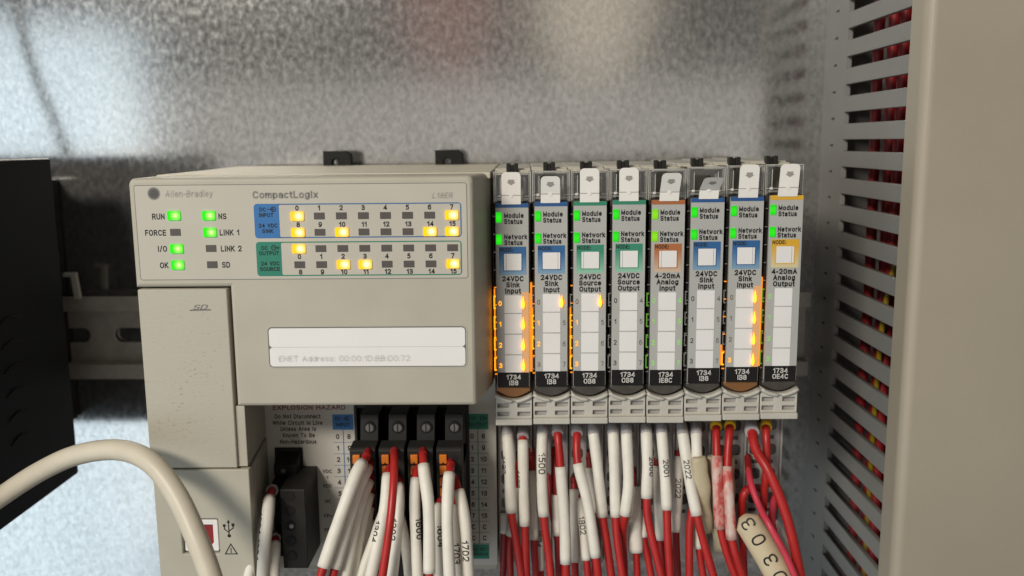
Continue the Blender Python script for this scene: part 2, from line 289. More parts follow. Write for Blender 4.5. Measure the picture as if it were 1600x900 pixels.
def ribbon(pts, wd, z, V, F_):
    P = [Vector((x, y)) for x, y in pts]; Q = [P[0]]
    for p in P[1:]:
        if (p - Q[-1]).length > 1e-4: Q.append(p)
    P = []
    for a_, b_ in zip(Q, Q[1:]):                       # long straight runs are subdivided so they can be wrapped
        k = max(1, int((b_ - a_).length / .3)); P += [a_.lerp(b_, q / k) for q in range(k)]
    P.append(Q[-1]); n = len(P); closed = n > 3 and (P[0] - P[-1]).length < 1e-3
    if closed: P = P[:-1]; n -= 1
    else:
        d = (P[0] - P[1]).normalized(); P[0] = P[0] + d * wd * .5
        d = (P[-1] - P[-2]).normalized(); P[-1] = P[-1] + d * wd * .5
    base = len(V)
    for i in range(n):
        a_ = P[(i - 1) % n] if closed or i else None; c_ = P[(i + 1) % n] if closed or i < n - 1 else None; b_ = P[i]
        d1 = (b_ - a_).normalized() if a_ is not None else (c_ - b_).normalized(); d2 = (c_ - b_).normalized() if c_ is not None else d1
        n1 = Vector((-d1.y, d1.x)); n2 = Vector((-d2.y, d2.x)); m_ = n1 + n2
        m_ = n1 if m_.length < .2 else m_.normalized(); k = min(2.2, 1 / max(.3, m_.dot(n1)))
        for sgn in (1, -1): V.append(Vector((b_.x + m_.x * k * wd / 2 * sgn, b_.y + m_.y * k * wd / 2 * sgn, z)))
    for i in range(n if closed else n - 1):
        j = (i + 1) % n; F_.append((base + 2 * i, base + 2 * i + 1, base + 2 * j + 1, base + 2 * j))
TXT = {}
def text_mesh(s, bold=0.0, shear=0.0, space=1.0):
    """flat lettering, cap height 1, centred on x; z of a vertex is its tiny stacking step"""
    k = (s, bold, shear, space)
    if k not in TXT:
        wd = .115 + bold * 1.5; V, F_ = [], []; x = 0
        for ch in s:
            w_, st = GL[ch]; q = 0
            for p in st:
                ribbon([(x + wd / 2 + u, wd / 2 + v * (1 - wd)) for u, v in p], wd, q, V, F_); q += 1
            x += w_ + wd + .13 * space
        x -= .13 * space
        for v in V: v.x += shear * v.y - x / 2
        TXT[k] = (V, F_, -x / 2, x / 2)
    return TXT[k]
def text(s, x, z, y, h, m, parent, align='C', sx=1.0, bold=.05, shear=0.0, name='lettering', rot=0, space=1.0):
    """lettering printed on a face that looks towards -Y; (x, z) is the centre line"""
    V, F, x0, x1 = text_mesh(s, bold, shear, space)
    off = {'C': 0, 'L': -x0, 'R': -x1}[align]; c, sn = math.cos(rot), math.sin(rot)
    vs = []
    for v in V:
        u, q = (v.x + off) * h * sx, (v.y - .5) * h
        vs.append((x + u * c - q * sn, y - .006 * v.z, z + u * sn + q * c))
    me = bpy.data.meshes.new(name); me.from_pydata(vs, [], F); setmat(me, m); return link(name, me, parent)
def path(pts, n=8):
    P = [Vector(p) for p in pts]
    if len(P) == 2: return [P[0].lerp(P[1], k / n) for k in range(n + 1)]
    o = []; Q = [P[0] * 2 - P[1]] + P + [P[-1] * 2 - P[-2]]
    for i in range(1, len(Q) - 2):
        a, b, c, d = Q[i - 1:i + 3]
        for k in range(n):
            t = k / n; o.append(.5 * (2 * b + (c - a) * t + (2 * a - 5 * b + 4 * c - d) * t * t + (3 * b - a - 3 * c + d) * t ** 3))
    o.append(P[-1]); return o
def tube_mesh(P, rad, seg=12, flat=1.0):
    """swept tube with closed ends; rad: number or function of 0..1"""
    n = len(P); verts = []; faces = []; up_ = Vector((1, 0, 0))
    for i, p in enumerate(P):
        t = (P[min(i + 1, n - 1)] - P[max(i - 1, 0)]).normalized()
        b = (up_ - t * up_.dot(t)).normalized(); c = t.cross(b); r = rad(i / (n - 1)) if callable(rad) else rad
        for k in range(seg):
            a = 2 * math.pi * k / seg; verts.append(p + b * math.cos(a) * r + c * math.sin(a) * r * flat)
    for i in range(n - 1):
        for k in range(seg):
            k2 = (k + 1) % seg; faces.append((i * seg + k, i * seg + k2, (i + 1) * seg + k2, (i + 1) * seg + k))
    faces.append(tuple(range(seg))[::-1]); faces.append(tuple((n - 1) * seg + k for k in range(seg)))
    me = bpy.data.meshes.new('tube'); me.from_pydata(verts, [], faces); return me
def tube(name, P, rad, m, parent=None, seg=12, flat=1.0):
    me = tube_mesh(P, rad, seg, flat); me.name = name; setmat(me, m, True)
    me.polygons[-1].use_smooth = False; me.polygons[-2].use_smooth = False
    return link(name, me, parent)
def disc(name, x, z, y0, y1, r, m, parent, seg=16):
    return plate(name, [circ(x, z, r, seg)], y0, y1 - y0, m, parent)

# ------------------------------------------------------------------ the setting: galvanised back panel
tag(box('back_panel', -420, 620, 0, 3, -420, 330, 'galv'), kind='structure')

# ------------------------------------------------------------------ mounting rail
railz = -69.6
rail = empty('mounting_rail', (40, 0, railz - 17.5), 'zinc plated slotted mounting rail running behind the controller and modules', 'rail')
hat = [(-7.5, 17.5), (-7.5, 12.6), (-1.2, 12.6), (-1.2, 11.4), (-8.7, 11.4), (-8.7, 17.5)]
hull_prism('flange', [(y, railz + z) for y, z in hat], -200, 231, 'rail', rail)
hull_prism('flange', [(y, railz - z) for y, z in hat], -200, 231, 'rail', rail)
holes = []
for k in range(-8, 9):
    cx = -52.0 + k * 25
    if -196 < cx < 225: holes.append(rrect(cx - 7.5, cx + 7.5, railz - 3.1, railz + 3.1, 3.05))
plate('web', [rrect(-200, 231, railz - 11.5, railz + 11.5)] + holes, -2.4, 1.2, 'rail', rail)

# ------------------------------------------------------------------ power supply on the left
PX = -63.5
psu = empty('power_supply', (-110, -80, -119), 'matte black power supply with vented side at left edge', 'power supply')
box('housing', -150, PX, -150, -33, -119, 5, 'psu', psu, .8)
box('rear_mount', -148, PX - 15, -33.2, -1, -106, -4, 'black', psu, .6)
for k in range(6):
    z = -50 - k * 8.5
    tube('vent_rib', path([(PX + .1, -64, z), (PX + .35, -70, z + 1.6), (PX + .1, -76, z - .2)], 5), .28, 'black', psu, 6)
hull_prism('clip_foot', [(-14, -42.5), (-12.6, -42.0), (-10.5, -51.5), (-12.5, -52.5)], PX - 6.5, PX - 4.0, 'latch', psu, .25)
hull_prism('clip_foot', [(-14.2, -41.6), (-12.4, -41.2), (-12.4, -42.6), (-14.2, -43)], PX - 9.5, PX - 4.0, 'latch', psu, .2)
tag(tube('reflected_cord', path([(-104, -60, 5), (-110, -58, 26), (-116, -52, 60), (-118, -50, 120)]), 1.9, 'black'), 'unseen black cord rising from the top of the black power supply', 'cord')  # out of view; put in for its dark reflection in the panel

# ------------------------------------------------------------------ wiring duct on the right
DX = 235.0
duct = empty('wiring_duct', (275, 0, -190), 'grey slotted plastic wiring duct with closed lid at right', 'wiring duct')
Z0, Z1 = -190, 120
PITCH = 10.15
zs = [-3.0 + PITCH * k for k in range(-18, 12)]
def xplate(name, loops, x, t, m, parent, r=0):
    """outline in (y, z); face at x, thickness t towards +X"""
    me = plate_mesh([[(y, z) for y, z in lp] for lp in loops], 0, t, r)
    for v in me.vertices: v.co = Vector((x + v.co.y, v.co.x, v.co.z))
    me.flip_normals(); setmat(me, m); return link(name, me, parent)
base_loops = [[(-25, Z0), (0, Z0), (0, Z1), (-25, Z1)]]
for z in zs:
    base_loops.append([(-14.5, z - .55), (-10.5, z - .45), (-10.5, z + .1), (-14.5, z + .55)])
xplate('side_wall', base_loops, DX, 1.9, 'duct', duct)
for z in zs:
    zc = z + PITCH / 2
    if zc < Z0 + 5 or zc > Z1 - 5: continue
    xplate('finger', [[(-83.5, zc - 2.8), (-82.2, zc - 2.95), (-25, zc - 2.95), (-25, zc + 2.95), (-82.2, zc + 2.95), (-83.5, zc + 2.8)]], DX, 1.9, 'duct', duct, .2)
xplate('side_rim', [[(-90.5, Z0), (-83.5, Z0), (-83.5, Z1), (-90.5, Z1)]], DX + .05, 1.8, 'duct', duct)
box('base', DX + 2, 330, -2.2, -.2, Z0, Z1, 'duct', duct)
box('side_wall', 330, 332, -90, -.2, Z0, Z1, 'duct', duct)
bm = bmesh.new(); prof = []
for cx, cy, a0 in ((DX + 2.4, -91.2, 180),):
    for k in range(9):
        t = math.radians(a0 + 90 * k / 8); prof.append((cx + 3.2 * math.cos(t), cy + 3.2 * math.sin(t)))
prof = [(DX - .8, -83.0)] + prof + [(334, -94.4), (334, -92.6), (DX + 1.2, -92.6), (DX + 1.2, -91.2), (DX - .1, -91.2), (DX - .1, -83.0)]
a = [bm.verts.new((x, y, Z0)) for x, y in prof]; b = [bm.verts.new((x, y, Z1)) for x, y in prof]
bm.faces.new(a); bm.faces.new(b[::-1])
for i in range(len(prof)): bm.faces.new((a[i], b[i], b[(i + 1) % len(prof)], a[(i + 1) % len(prof)]))
from_bm(bm, 'lid', 'ductlid', duct)
ORD = ['first', 'second', 'third', 'fourth', 'fifth', 'sixth', 'seventh', 'eighth', 'ninth', 'tenth', 'eleventh', 'twelfth', 'thirteenth', 'fourteenth', 'fifteenth', 'sixteenth', 'seventeenth', 'eighteenth', 'nineteenth', 'twentieth']
dw = [(-37, 243, 'darkred'), (-42.5, 246, 'darkred'), (-48, 250, 'darkred'), (-55, 244, 'darkred'), (-62, 247, 'darkred'), (-67, 246, 'redpvc'), (-73, 248, 'darkred'), (-79, 247, 'darkred'), (-52, 256, 'darkred'), (-70, 258, 'darkred')]
for i, (y, x, m) in enumerate(dw):
    sw = [random.uniform(-1.2, 1.2) for _ in range(5)]
    lean = 5.5 if y < -58 else -3
    P = path([(x + sw[0], y, 112), (x + sw[1], y + sw[2], 40), (x, y + sw[3], -40), (x + sw[4], y - lean * .4, -110), (x, y - lean * .6, -185)], 6)
    tag(tube('duct_wire', P, 2.0, m, None, 8), '%s red wire from the back inside the slotted duct' % ORD[i], 'wire', 'red wires inside the duct')
for i, (y, x) in enumerate(((-76, 242), (-60, 241))):
    P = path([(x + 12, y + 6, 30), (x + 8, y + 2, -10), (x, y, -45), (x, y + 5, -90), (x + 1, y + 9, -185)], 6)
    tag(tube('duct_wire', P, 1.0, 'yellowpvc', None, 8), '%s yellow wire inside the lower part of the duct' % ('nearer' if i == 0 else 'farther'), 'wire', 'yellow wires inside the duct')

# ------------------------------------------------------------------ controller
F = -112.0; TOPZ = 0.0; BB = -68.3; RC = -82.0; BOT = -136.0
plc = empty('logic_controller', (50, -60, BOT), 'beige programmable controller with rows of green and amber status lights', 'controller')
# carcass behind the recess and top strip
box('carcass', 0.6, 104.6, RC + .6, -9.2, BOT, -1.4, 'beige', plc, .6)
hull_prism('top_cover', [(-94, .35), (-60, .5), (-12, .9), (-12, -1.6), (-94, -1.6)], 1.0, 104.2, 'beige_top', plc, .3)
# front block: L-shaped outline with sloping right cheek
bm = bmesh.new()
def ring(y, xr, ins, zt):
    o = [(27.9 + ins, y, BB + ins)]
    for cx, cz, r0, a0 in ((xr, BB, .9, -90), (xr, zt, 1.7, 0), (0, zt, 1.9, 90)):
        sx_, sz_ = (-1 if a0 != 90 else 1), (1 if a0 == -90 else -1); r = max(.25, r0 - ins * .5)
        ox, oz = cx + sx_ * (ins + r), cz + sz_ * (ins + r)
        o += [(ox + r * math.cos(math.radians(a0 + 18 * k)), y, oz + r * math.sin(math.radians(a0 + 18 * k))) for k in range(6)]
    return o + [(0 + ins, y, -31.9 + ins), (27.9 + ins, y, -31.9 + ins)]
lay = [ring(F, 100, 1.1, TOPZ), ring(F + .25, 100, .55, TOPZ), ring(F + .6, 100.02, .2, TOPZ), ring(F + 1.2, 100.1, 0, TOPZ), ring(-90, 104.0, 0, .1), ring(RC + 1, 104.3, 0, .1)]
vv = [[bm.verts.new(p) for p in l] for l in lay]
bm.faces.new(vv[0]); bm.faces.new(vv[-1][::-1])
for i in range(len(vv) - 1):
    nn = len(vv[0])
    for k in range(nn): bm.faces.new((vv[i][k], vv[i + 1][k], vv[i + 1][(k + 1) % nn], vv[i][(k + 1) % nn]))
front = from_bm(bm, 'front_block', 'beige', plc)
# memory card door
door = plate('card_door', [rrect(.45, 27.0, -87.6, -32.5, .5)], F - .1, 26, 'beige_door', plc, .35)
text('SD', 18.47, -37.86, F - .16, 1.5, 'greyink', door, sx=1.75, bold=.02, shear=.35, name='card_emblem')
plate('card_emblem', [[(15.59, -38.61), (21.89, -38.46), (21.89, -38.88), (15.59, -38.99)]], F - .14, .03, 'greyink', door)
# lower column with programming port
def wedge(name, x0, xf, xb, yf, yb, z0, z1, m, parent):
    bm = bmesh.new(); q = [bm.verts.new(c) for c in ((x0, yf, z0), (xf, yf, z0), (xb, yb, z0), (x0, yb, z0), (x0, yf, z1), (xf, yf, z1), (xb, yb, z1), (x0, yb, z1))]
    for f in ((0, 1, 2, 3), (4, 5, 6, 7), (0, 1, 5, 4), (1, 2, 6, 5), (2, 3, 7, 6), (3, 0, 4, 7)): bm.faces.new([q[k] for k in f])
    bmesh.ops.bevel(bm, geom=list(bm.edges), offset=.25, segments=2, profile=.5, affect='EDGES'); return from_bm(bm, name, m, parent)
wedge('column_side', 20, 29.9, 27.0, F + .9, RC + .5, -87.5, BB - .1, 'beige', plc)
col = plate('port_column', [rrect(.8, 30.4, BOT, -88.1, .5), rrect(8.4, 19.9, -115.4, -104.0, .3)], F, 4.5, 'beige', plc, .35)
wedge('column_core', 1.2, 30.1, 27.2, F + 6.2, RC + .4, BOT, -88.2, 'beige', plc)
box('port_cavity', 8.2, 20.1, F + 4, F + 6, -115.6, -103.8, 'dark', col)
port = plate('port_shell', [rrect(8.9, 19.4, -114.8, -104.6, .4), [(11.2, -113.2), (17.1, -113.2), (17.9, -112), (17.9, -106.2), (10.4, -106.2), (10.4, -112)]], F + .8, 3, 'white', col, .15)
box('port_tongue', 10.6, 17.7, F + 1.9, F + 3.4, -113, -106.4, 'usbred', col)
ux, uz = 23.10, -107.14
def stroke(name, segs, y, wd, m, parent):
    bm = bmesh.new()
    for (x0, z0), (x1, z1) in segs:
        d = Vector((x1 - x0, 0, z1 - z0)); L_ = d.length; n_ = Vector((-d.z, 0, d.x)) / L_ * wd / 2; e = d / L_ * wd * .4
        A_, B_ = Vector((x0, y, z0)) - e, Vector((x1, y, z1)) + e
        bm.faces.new([bm.verts.new(p) for p in (A_ - n_, B_ - n_, B_ + n_, A_ + n_)])
        y -= .004
    return from_bm(bm, name, m, parent)
stroke('port_symbol', [((ux, uz - 2.2), (ux, uz + 2.2)), ((ux, uz - 1.3), (ux - 1.35, uz - .1)), ((ux - 1.35, uz - .1), (ux - 1.35, uz + .9)), ((ux, uz - .8), (ux + 1.35, uz + .2)), ((ux + 1.35, uz + .2), (ux + 1.35, uz + 1.1))], F - .04, .32, 'ink', col)
disc('port_symbol', ux, uz - 2.3, F - .07, F - .01, .55, 'ink', col); disc('port_symbol', ux - 1.35, uz + 1.0, F - .07, F - .01, .48, 'ink', col)
plate('port_symbol', [rrect(ux + .9, ux + 1.8, uz + .8, uz + 1.7)], F - .07, .05, 'ink', col)
plate('port_symbol', [[(ux - .55, uz + 1.9), (ux + .55, uz + 1.9), (ux, uz + 2.9)]], F - .07, .05, 'ink', col)
wx, wz = 23.40, -113.84
tri = [(wx - 2.1, wz - 1.7), (wx + 2.1, wz - 1.7), (wx, wz + 2.0)]; tri2 = [(wx - 1.55, wz - 1.4), (wx + 1.55, wz - 1.4), (wx, wz + 1.4)]
plate('warning_symbol', [tri, tri2], F - .06, .05, 'ink', col)
text('!', wx, wz - .35, F - .05, 1.7, 'ink', col, bold=.03, name='warning_symbol')
# rail latches above
for i, x in enumerate((35.0, 79.3)):
    lt = plate('rail_latch', [[(x, -1), (x, 6.6), (x + 9, 6.6), (x + 11, 5.2), (x + 11.4, -1)], circ(x + 4.8, 2.0, 1.4, 12)], -14.5, 5, 'black', plc, .3)
# indicator film
film = plate('indicator_panel', [rrect(1.84, 97.93, -29.57, -2.13, .6)], F - .06, .12, 'overlay', plc)
x0, x1, z0, z1 = 1.84, 97.93, -29.57, -2.13
plate('panel_groove', [rrect(x0 - .2, x1 + .2, z0 - .2, z1 + .2, .8), rrect(x0, x1, z0, z1, .6)], F - .03, .05, 'greyink', plc)
Y1, Y2, Y3 = F - .09, F - .12, F - .15
def indicator(x, z, state, parent, wd=3.1, ht=2.05):
    if state:
        plate('indicator_light', [rrect(x - wd / 2 - .32, x + wd / 2 + .32, z - ht / 2 - .32, z + ht / 2 + .32, .35)], F - .5, .45, state, parent)
    else:
        plate('indicator_light', [rrect(x - wd / 2, x + wd / 2, z - ht / 2, z + ht / 2, .1)], F - .12, .08, 'ledoff', parent)
G = 'ledgreen'
for s, (tx, tz), al, (lx, lz), st in (
    ('RUN', (10.10, -11.06), 'R', (12.87, -10.80), G), ('FORCE', (10.18, -15.78), 'R', (12.96, -15.68), 0),
    ('I/O', (10.16, -20.50), 'R', (13.02, -20.47), G), ('OK', (10.20, -25.34), 'R', (12.99, -25.26), G),
    ('NS', (25.81, -11.12), 'L', (23.06, -10.88), G), ('LINK 1', (25.89, -15.85), 'L', (23.09, -15.72), G),
    ('LINK 2', (25.96, -20.56), 'L', (23.11, -20.48), 0), ('SD', (26.01, -25.31), 'L', (23.16, -25.27), 0)):
    text(s, tx, tz, Y1, 1.75, 'ink', film, al, .80, .06); indicator(lx, lz, st, film)
def frame(xa, xb, za, zb, xs, m, mf):
    plate('border', [rrect(xa, xb, za, zb, 1.0), rrect(xs, xb - .38, za + .34, zb - .34, .5)], Y1, .05, mf, film)
    plate('colour_block', [rrect(xa + .05, xs + .02, za + .05, zb - .05, .95)], Y2, .05, m, film)
frame(36.22, 96.45, -17.62, -7.60, 43.50, 'blue', 'frameblue')
frame(36.28, 96.35, -28.77, -18.65, 43.61, 'green', 'framegreen')
for s, (x, z), h in (('DC', (38.83, -9.23), 1.15), ('INPUT', (39.76, -10.85), 1.2), ('24 VDC', (40.16, -13.91), 1.2), ('SINK', (39.99, -15.51), 1.2),
                     ('DC', (38.79, -20.46), 1.15), ('OUTPUT', (40.02, -21.99), 1.2), ('24 VDC', (40.24, -25.01), 1.2), ('SOURCE', (40.06, -26.65), 1.2)):
    text(s, x, z, Y3 - .02, h, 'ink', film, 'C', .9, .06)
def io_symbol(x, z, y, k, out, m, parent):
    n = 14; plate('io_symbol', [circ(x, z, k, n), circ(x, z, k * .68, n)], y, .02, m, parent)
    xa = x - .3 * k if out else x - 2.1 * k
    xb = x + 1.9 * k if out else x + .2 * k
    stroke('io_symbol', [((xa, z), (xb, z)), ((xb - .5 * k, z + .45 * k), (xb, z)), ((xb - .5 * k, z - .45 * k), (xb, z))], y - .01, .2 * k / .8, m, parent)
io_symbol(41.90, -9.20, Y3 - .02, .8, False, 'ink', film); io_symbol(41.51, -20.39, Y3 - .02, .8, True, 'ink', film)
cx0, cx7 = 48.81, 93.63
dx0 = (49.15 - cx0) * .5
rows = [-11.24, -15.98, -20.75, -25.45]
lit = [{0, 7}, {0, 2, 6, 7}, {0}, {2, 3, 7}]
for r in range(4):
    for k in range(8):
        x = cx0 + (cx7 - cx0) * k / 7 + (.0 if r < 2 else dx0 * .3)
        indicator(x, rows[r], 'ledamber' if k in lit[r] else 0, film, 3.15, 2.0)
tz = [-8.88, -13.71, -23.06, -27.60]
for r in range(4):
    for k in range(8):
        x = cx0 + (cx7 - cx0) * k / 7 + (.0 if r < 2 else dx0 * .3) + (.15 if r in (1, 3) else 0)
        text(str(k + (8 if r in (1, 3) else 0)), x, tz[r], Y2, 1.5, 'ink', film, 'C', .85, .07)
# worn maker's print
def worn(s, x, z, h, al, sx, sh=0, m='faint', bold=.05, parent=film, y=Y1, jit=.16):
    for k, (ax, az) in enumerate(((0, 0), (jit, jit * .5), (-jit, jit * .5), (0, -jit))):
        text(s, x + ax, z + az, y - .012 * k, h, m, parent, al, sx, bold, sh)
worn('Allen-Bradley', 10.70, -4.52, 2.0, 'L', .78, .12, 'fainter'); worn('CompactLogix', 36.17, -5.00, 2.1, 'L', .98); worn('L18ER', 90.99, -5.62, 1.7, 'C', .9, .25, 'fainter')
for k, rr in enumerate((1.9, 1.7, 1.45, 1.15)):
    disc('maker_emblem', 7.44, -4.40, Y1 - .01 * k, Y1 - .01 * k + .004, rr, 'faint', film, 24)
# address label window
lx0, lx1, lz0, lz1 = 38.38, 97.16, -56.28, -44.04
plate('label_frame', [rrect(lx0 - .35, lx1 + .35, lz0 - .35, lz1 + .35, 1.6), rrect(lx0, lx1, lz0, lz1, 1.3)], F - .10, .12, 'beige', plc, .04)
win = plate('label_window', [rrect(lx0, lx1, lz0, lz1, 1.3)], F - .02, .04, 'greyink', plc)
zm = -50.14
plate('sticker', [rrect(lx0 + .3, lx1 - .3, zm + .03, lz1 - .35, 1.0)], F - .10, .08, 'white', win)
st2 = plate('sticker', [rrect(lx0 + .3, lx1 - .3, lz0 + .3, zm - .03, 1.0)], F - .12, .08, 'white', win)
worn('ENET Address: 00:00:1D:BB:D0:72', lx0 + 3, -53.64, 1.75, 'L', 1.05, 0, 'fainter', .02, st2, F - .14, .25)
# terminal recess face
rec = plate('recess_face', [rrect(25.5, 104.5, BOT + 2, BB + 6, .2)], RC, .8, 'recess', plc)
RY = RC - .05
for s, x, z, h, m in (('EXPLOSION HAZARD', 42.03, -77.66, 1.5, 'redink'), ('Do Not Disconnect', 38.01, -80.76, 1.35, 'ink'), ('While Circuit Is Live', 37.91, -82.99, 1.35, 'ink'),
    ('Unless Area Is', 38.02, -85.11, 1.35, 'ink'), ('Known To Be', 38.13, -87.35, 1.35, 'ink'), ('Non-Hazardous', 37.81, -89.59, 1.35, 'ink')):
    text(s, x, z, RY, h * 1.1, m, rec, 'C', .84 if m == 'ink' else 1.1, .05)
for s, x, z in (('VDC', 47.22, -100.13), ('+', 47.25, -102.07), ('VDC', 47.01, -105.26), ('-', 47.26, -107.09), ('NC', 47.10, -110.76), ('FP+', 46.88, -116.05), ('FP-', 46.67, -121.15)):
    text(s, x, z, RY, 1.25, 'ink', rec, 'C', .95, .05)
def chart(bx0, bx1, c0, cl, c1, lx0, lx1, m, lab, out, rowsn):
    plate('colour_block', [rrect(bx0, bx1, -85.47, -80.13)], RY, .04, m, rec)
    text('DC', bx0 + (bx1 - bx0) * .27, -81.57, RY - .04, 1.2, 'ink', rec, 'C', .9); io_symbol(bx0 + (bx1 - bx0) * .7, -81.57, RY - .04, .8, out, 'ink', rec)
    text(lab, (bx0 + bx1) / 2, -83.80, RY - .04, 1.3, 'ink', rec, 'C', .9)
    zt, zb = -87.87, -124.15; dz = (zt - zb) / 9
    plate('ruled_line', [rrect(cl - .14, cl + .14, zt - dz * 9.5, -85.47)], RY, .03, m, rec)
    for k in range(rowsn):
        z = zt - dz * k
        if k < 10: plate('ruled_line', [rrect(lx0, lx1, z - dz / 2 - .07, z - dz / 2 + .07)], RY - .035, .02, 'framegreen' if out else 'frameblue', rec)
        text(str(k) if k < 8 else 'C', c0, z, RY - .01, 1.75, 'ink', rec, 'C', .85, .06); text(str(k + 8) if k < 8 else 'C', c1, z, RY - .01, 1.75, 'ink', rec, 'C', .85, .06)
chart(49.67, 56.67, 51.21, 53.15, 55.04, 49.63, 56.55, 'blue', 'INPUT', False, 10)
chart(95.14, 102.00, 96.47, 98.42, 100.25, 94.84, 101.99, 'green', 'OUTPUT', True, 10)
plate('colour_block', [rrect(95.04, 101.74, -131.72, -126.46)], RY, .04, 'green', rec)
text('24 VDC', 98.56, -128.21, RY - .04, 1.1, 'ink', rec, 'C', .9); text('SOURCE', 98.53, -130.08, RY - .04, 1.1, 'ink', rec, 'C', .9)
# socket well for the four plugs
well = box('socket_well', 58.6, 95.0, RC - .5, RC + .2, -130.5, -76.2, 'black', plc)
boxes('socket_rim', [(58.0, 58.8, -87, RC, -131, -76), (94.8, 95.6, -87, RC, -131, -76), (58.0, 95.6, -86.5, RC, -76.6, -75.8)], 'charcoal', plc)
for k in range(1, 4): box('socket_divider', 59.0 + k * 8.95 - .5, 59.0 + k * 8.95 + .5, -85, RC - .4, -129, -77, 'dark', plc)

# ------------------------------------------------------------------ plugs in the controller
POS = ['leftmost', 'second from left', 'third from left', 'rightmost']
for i in range(4):
    xl, xr = 60.0 + 8.95 * i, 60.0 + 8.95 * i + 8.0
    pl = empty('terminal_plug', ((xl + xr) / 2, -95, -128), 'black screw-flange terminal plug with orange levers, %s of the four' % POS[i], 'plug', 'terminal plugs in the controller')
    up0 = 2.2
    hull_prism('flange', [(-100.0, -84.6), (-97.6, -75.2), (-83, -75.2), (-83, -92), (-100.0, -92)], xl + up0, xr, 'black', pl, .25)
    hull_prism('body', [(-106, -84.4), (-105.2, -83.6), (-99.5, -83.2), (-98.5, -85.0), (-83.2, -90), (-83.2, -127.5), (-106, -127.5)], xl, xr, 'charcoal', pl, .25)
    sx_, sz_ = xl + 5.2, -79.3
    for nm, rr, ya, yb, mm in (('screw_well', 1.9, -99.2, -98.2, 'black'), ('screw', 1.3, -99.35, -98.6, 'steel')):
        disc(nm, sx_, sz_, ya, yb, rr, mm, pl, 14)
    box('screw_slot', sx_ - .18, sx_ + .18, -99.42, -99.2, sz_ - 1.3, sz_ + 1.3, 'dark', pl)
    for k in range(10):
        z = -87.0 - 3.62 * k
        lv = box('lever', xl + 1.0, xl + 3.3, -106.9, -105.5, z - 1.45, z + 1.45, 'lever', pl, .25)
        plate('lever_notch', [[(xl + 1.7, z - 1.42), (xl + 2.6, z - 1.42), (xl + 2.15, z - .75)]], -106.96, .1, 'dark', lv)
        disc('wire_entry', xl + 5.6, z, -106.06, -105.9, 1.25, 'dark', pl, 14)
pp = empty('power_plug', (40, -92, -126), 'black five way power plug with screws left of the terminal plugs', 'plug')
hull_prism('body', [(-100, -99.4), (-82.4, -98.0), (-82.4, -126.2), (-100, -126.2)], 35.9, 43.9, 'charcoal', pp, .25)
hull_prism('body', [(-92, -99.8), (-84, -99.2), (-82.5, -99.2), (-82.5, -126.0), (-92, -126.0)], 31.2, 35.8, 'black', pp, .25)
hull_prism('flange', [(-88.5, -95.6), (-83, -93.0), (-82.4, -93.0), (-82.4, -99.4), (-88.5, -99.4)], 30.9, 38.6, 'black', pp, .3)
disc('screw', 34.2, -97.4, -88.9, -88.3, .8, 'steel', pp, 12)
box('socket_gap', 29.8, 39.2, -82.5, -82.1, -99, -91.6, 'dark', pp)
for k in range(5):
    z = -101.53 - 5.06 * k
    disc('screw_well', 38.9 - .05 * k, z, -100.25, -99.9, 1.75, 'dark', pp, 16)
    disc('screw', 39.2, z, -100.31, -100.2, 0.7 if k == 2 else .4, 'steel' if k == 2 else 'charcoal', pp, 12)
    box('wire_entry', 31.8, 35.0, -92.3, -91.8, z - 1.6, z + 1.6, 'dark', pp)

# ------------------------------------------------------------------ input and output modules
MX0 = 104.85
KIND = {
 'sink': ('navy', 'nodeblue', ('24VDC', 'Sink', 'Input'), '1734', 'IB8'), 'src': ('hgreen', 'nodegreen', ('24VDC', 'Source', 'Output'), '1734', 'OB8'),
 'ain': ('orange', 'nodeorange', ('4-20mA', 'Analog', 'Input'), '1734', 'IE8C'), 'aout': ('yellow', 'nodeyellow', ('4-20mA', 'Analog', 'Output'), '1734', 'OE4C')}
MODS = [
 ('sink', {0, 1, 2, 3}, {4, 5, 6, 7}, 'grey input module with blue header and amber lights on both sides, beside the controller', 9.4, 2, 0),
 ('sink', {1, 2}, {4}, 'grey input module with blue header and amber digits 1 and 2 lit', 7.8, -14, 0),
 ('src', {1, 2, 3}, {4}, 'grey output module with green header and amber lights at 1, 2 and 3', 9.9, 2, 0),
 ('src', set(), set(), 'grey output module with green header and no amber lights', 9.7, 2, 0),
 ('ain', set('g'), set('g'), 'grey analog input module with orange header', 8.2, -22, .5),
 ('sink', set(), set(), 'grey input module with blue header, unlit digits and folded white tab', 6.3, -52, .8),
 ('sink', {3}, {4, 5, 6, 7}, 'grey input module with blue header and bright amber right side, second from right', 9.6, 2, .4),
 ('aout', set('g'), set(), 'grey analog output module with yellow header at right end', 9.4, 8, .9)]
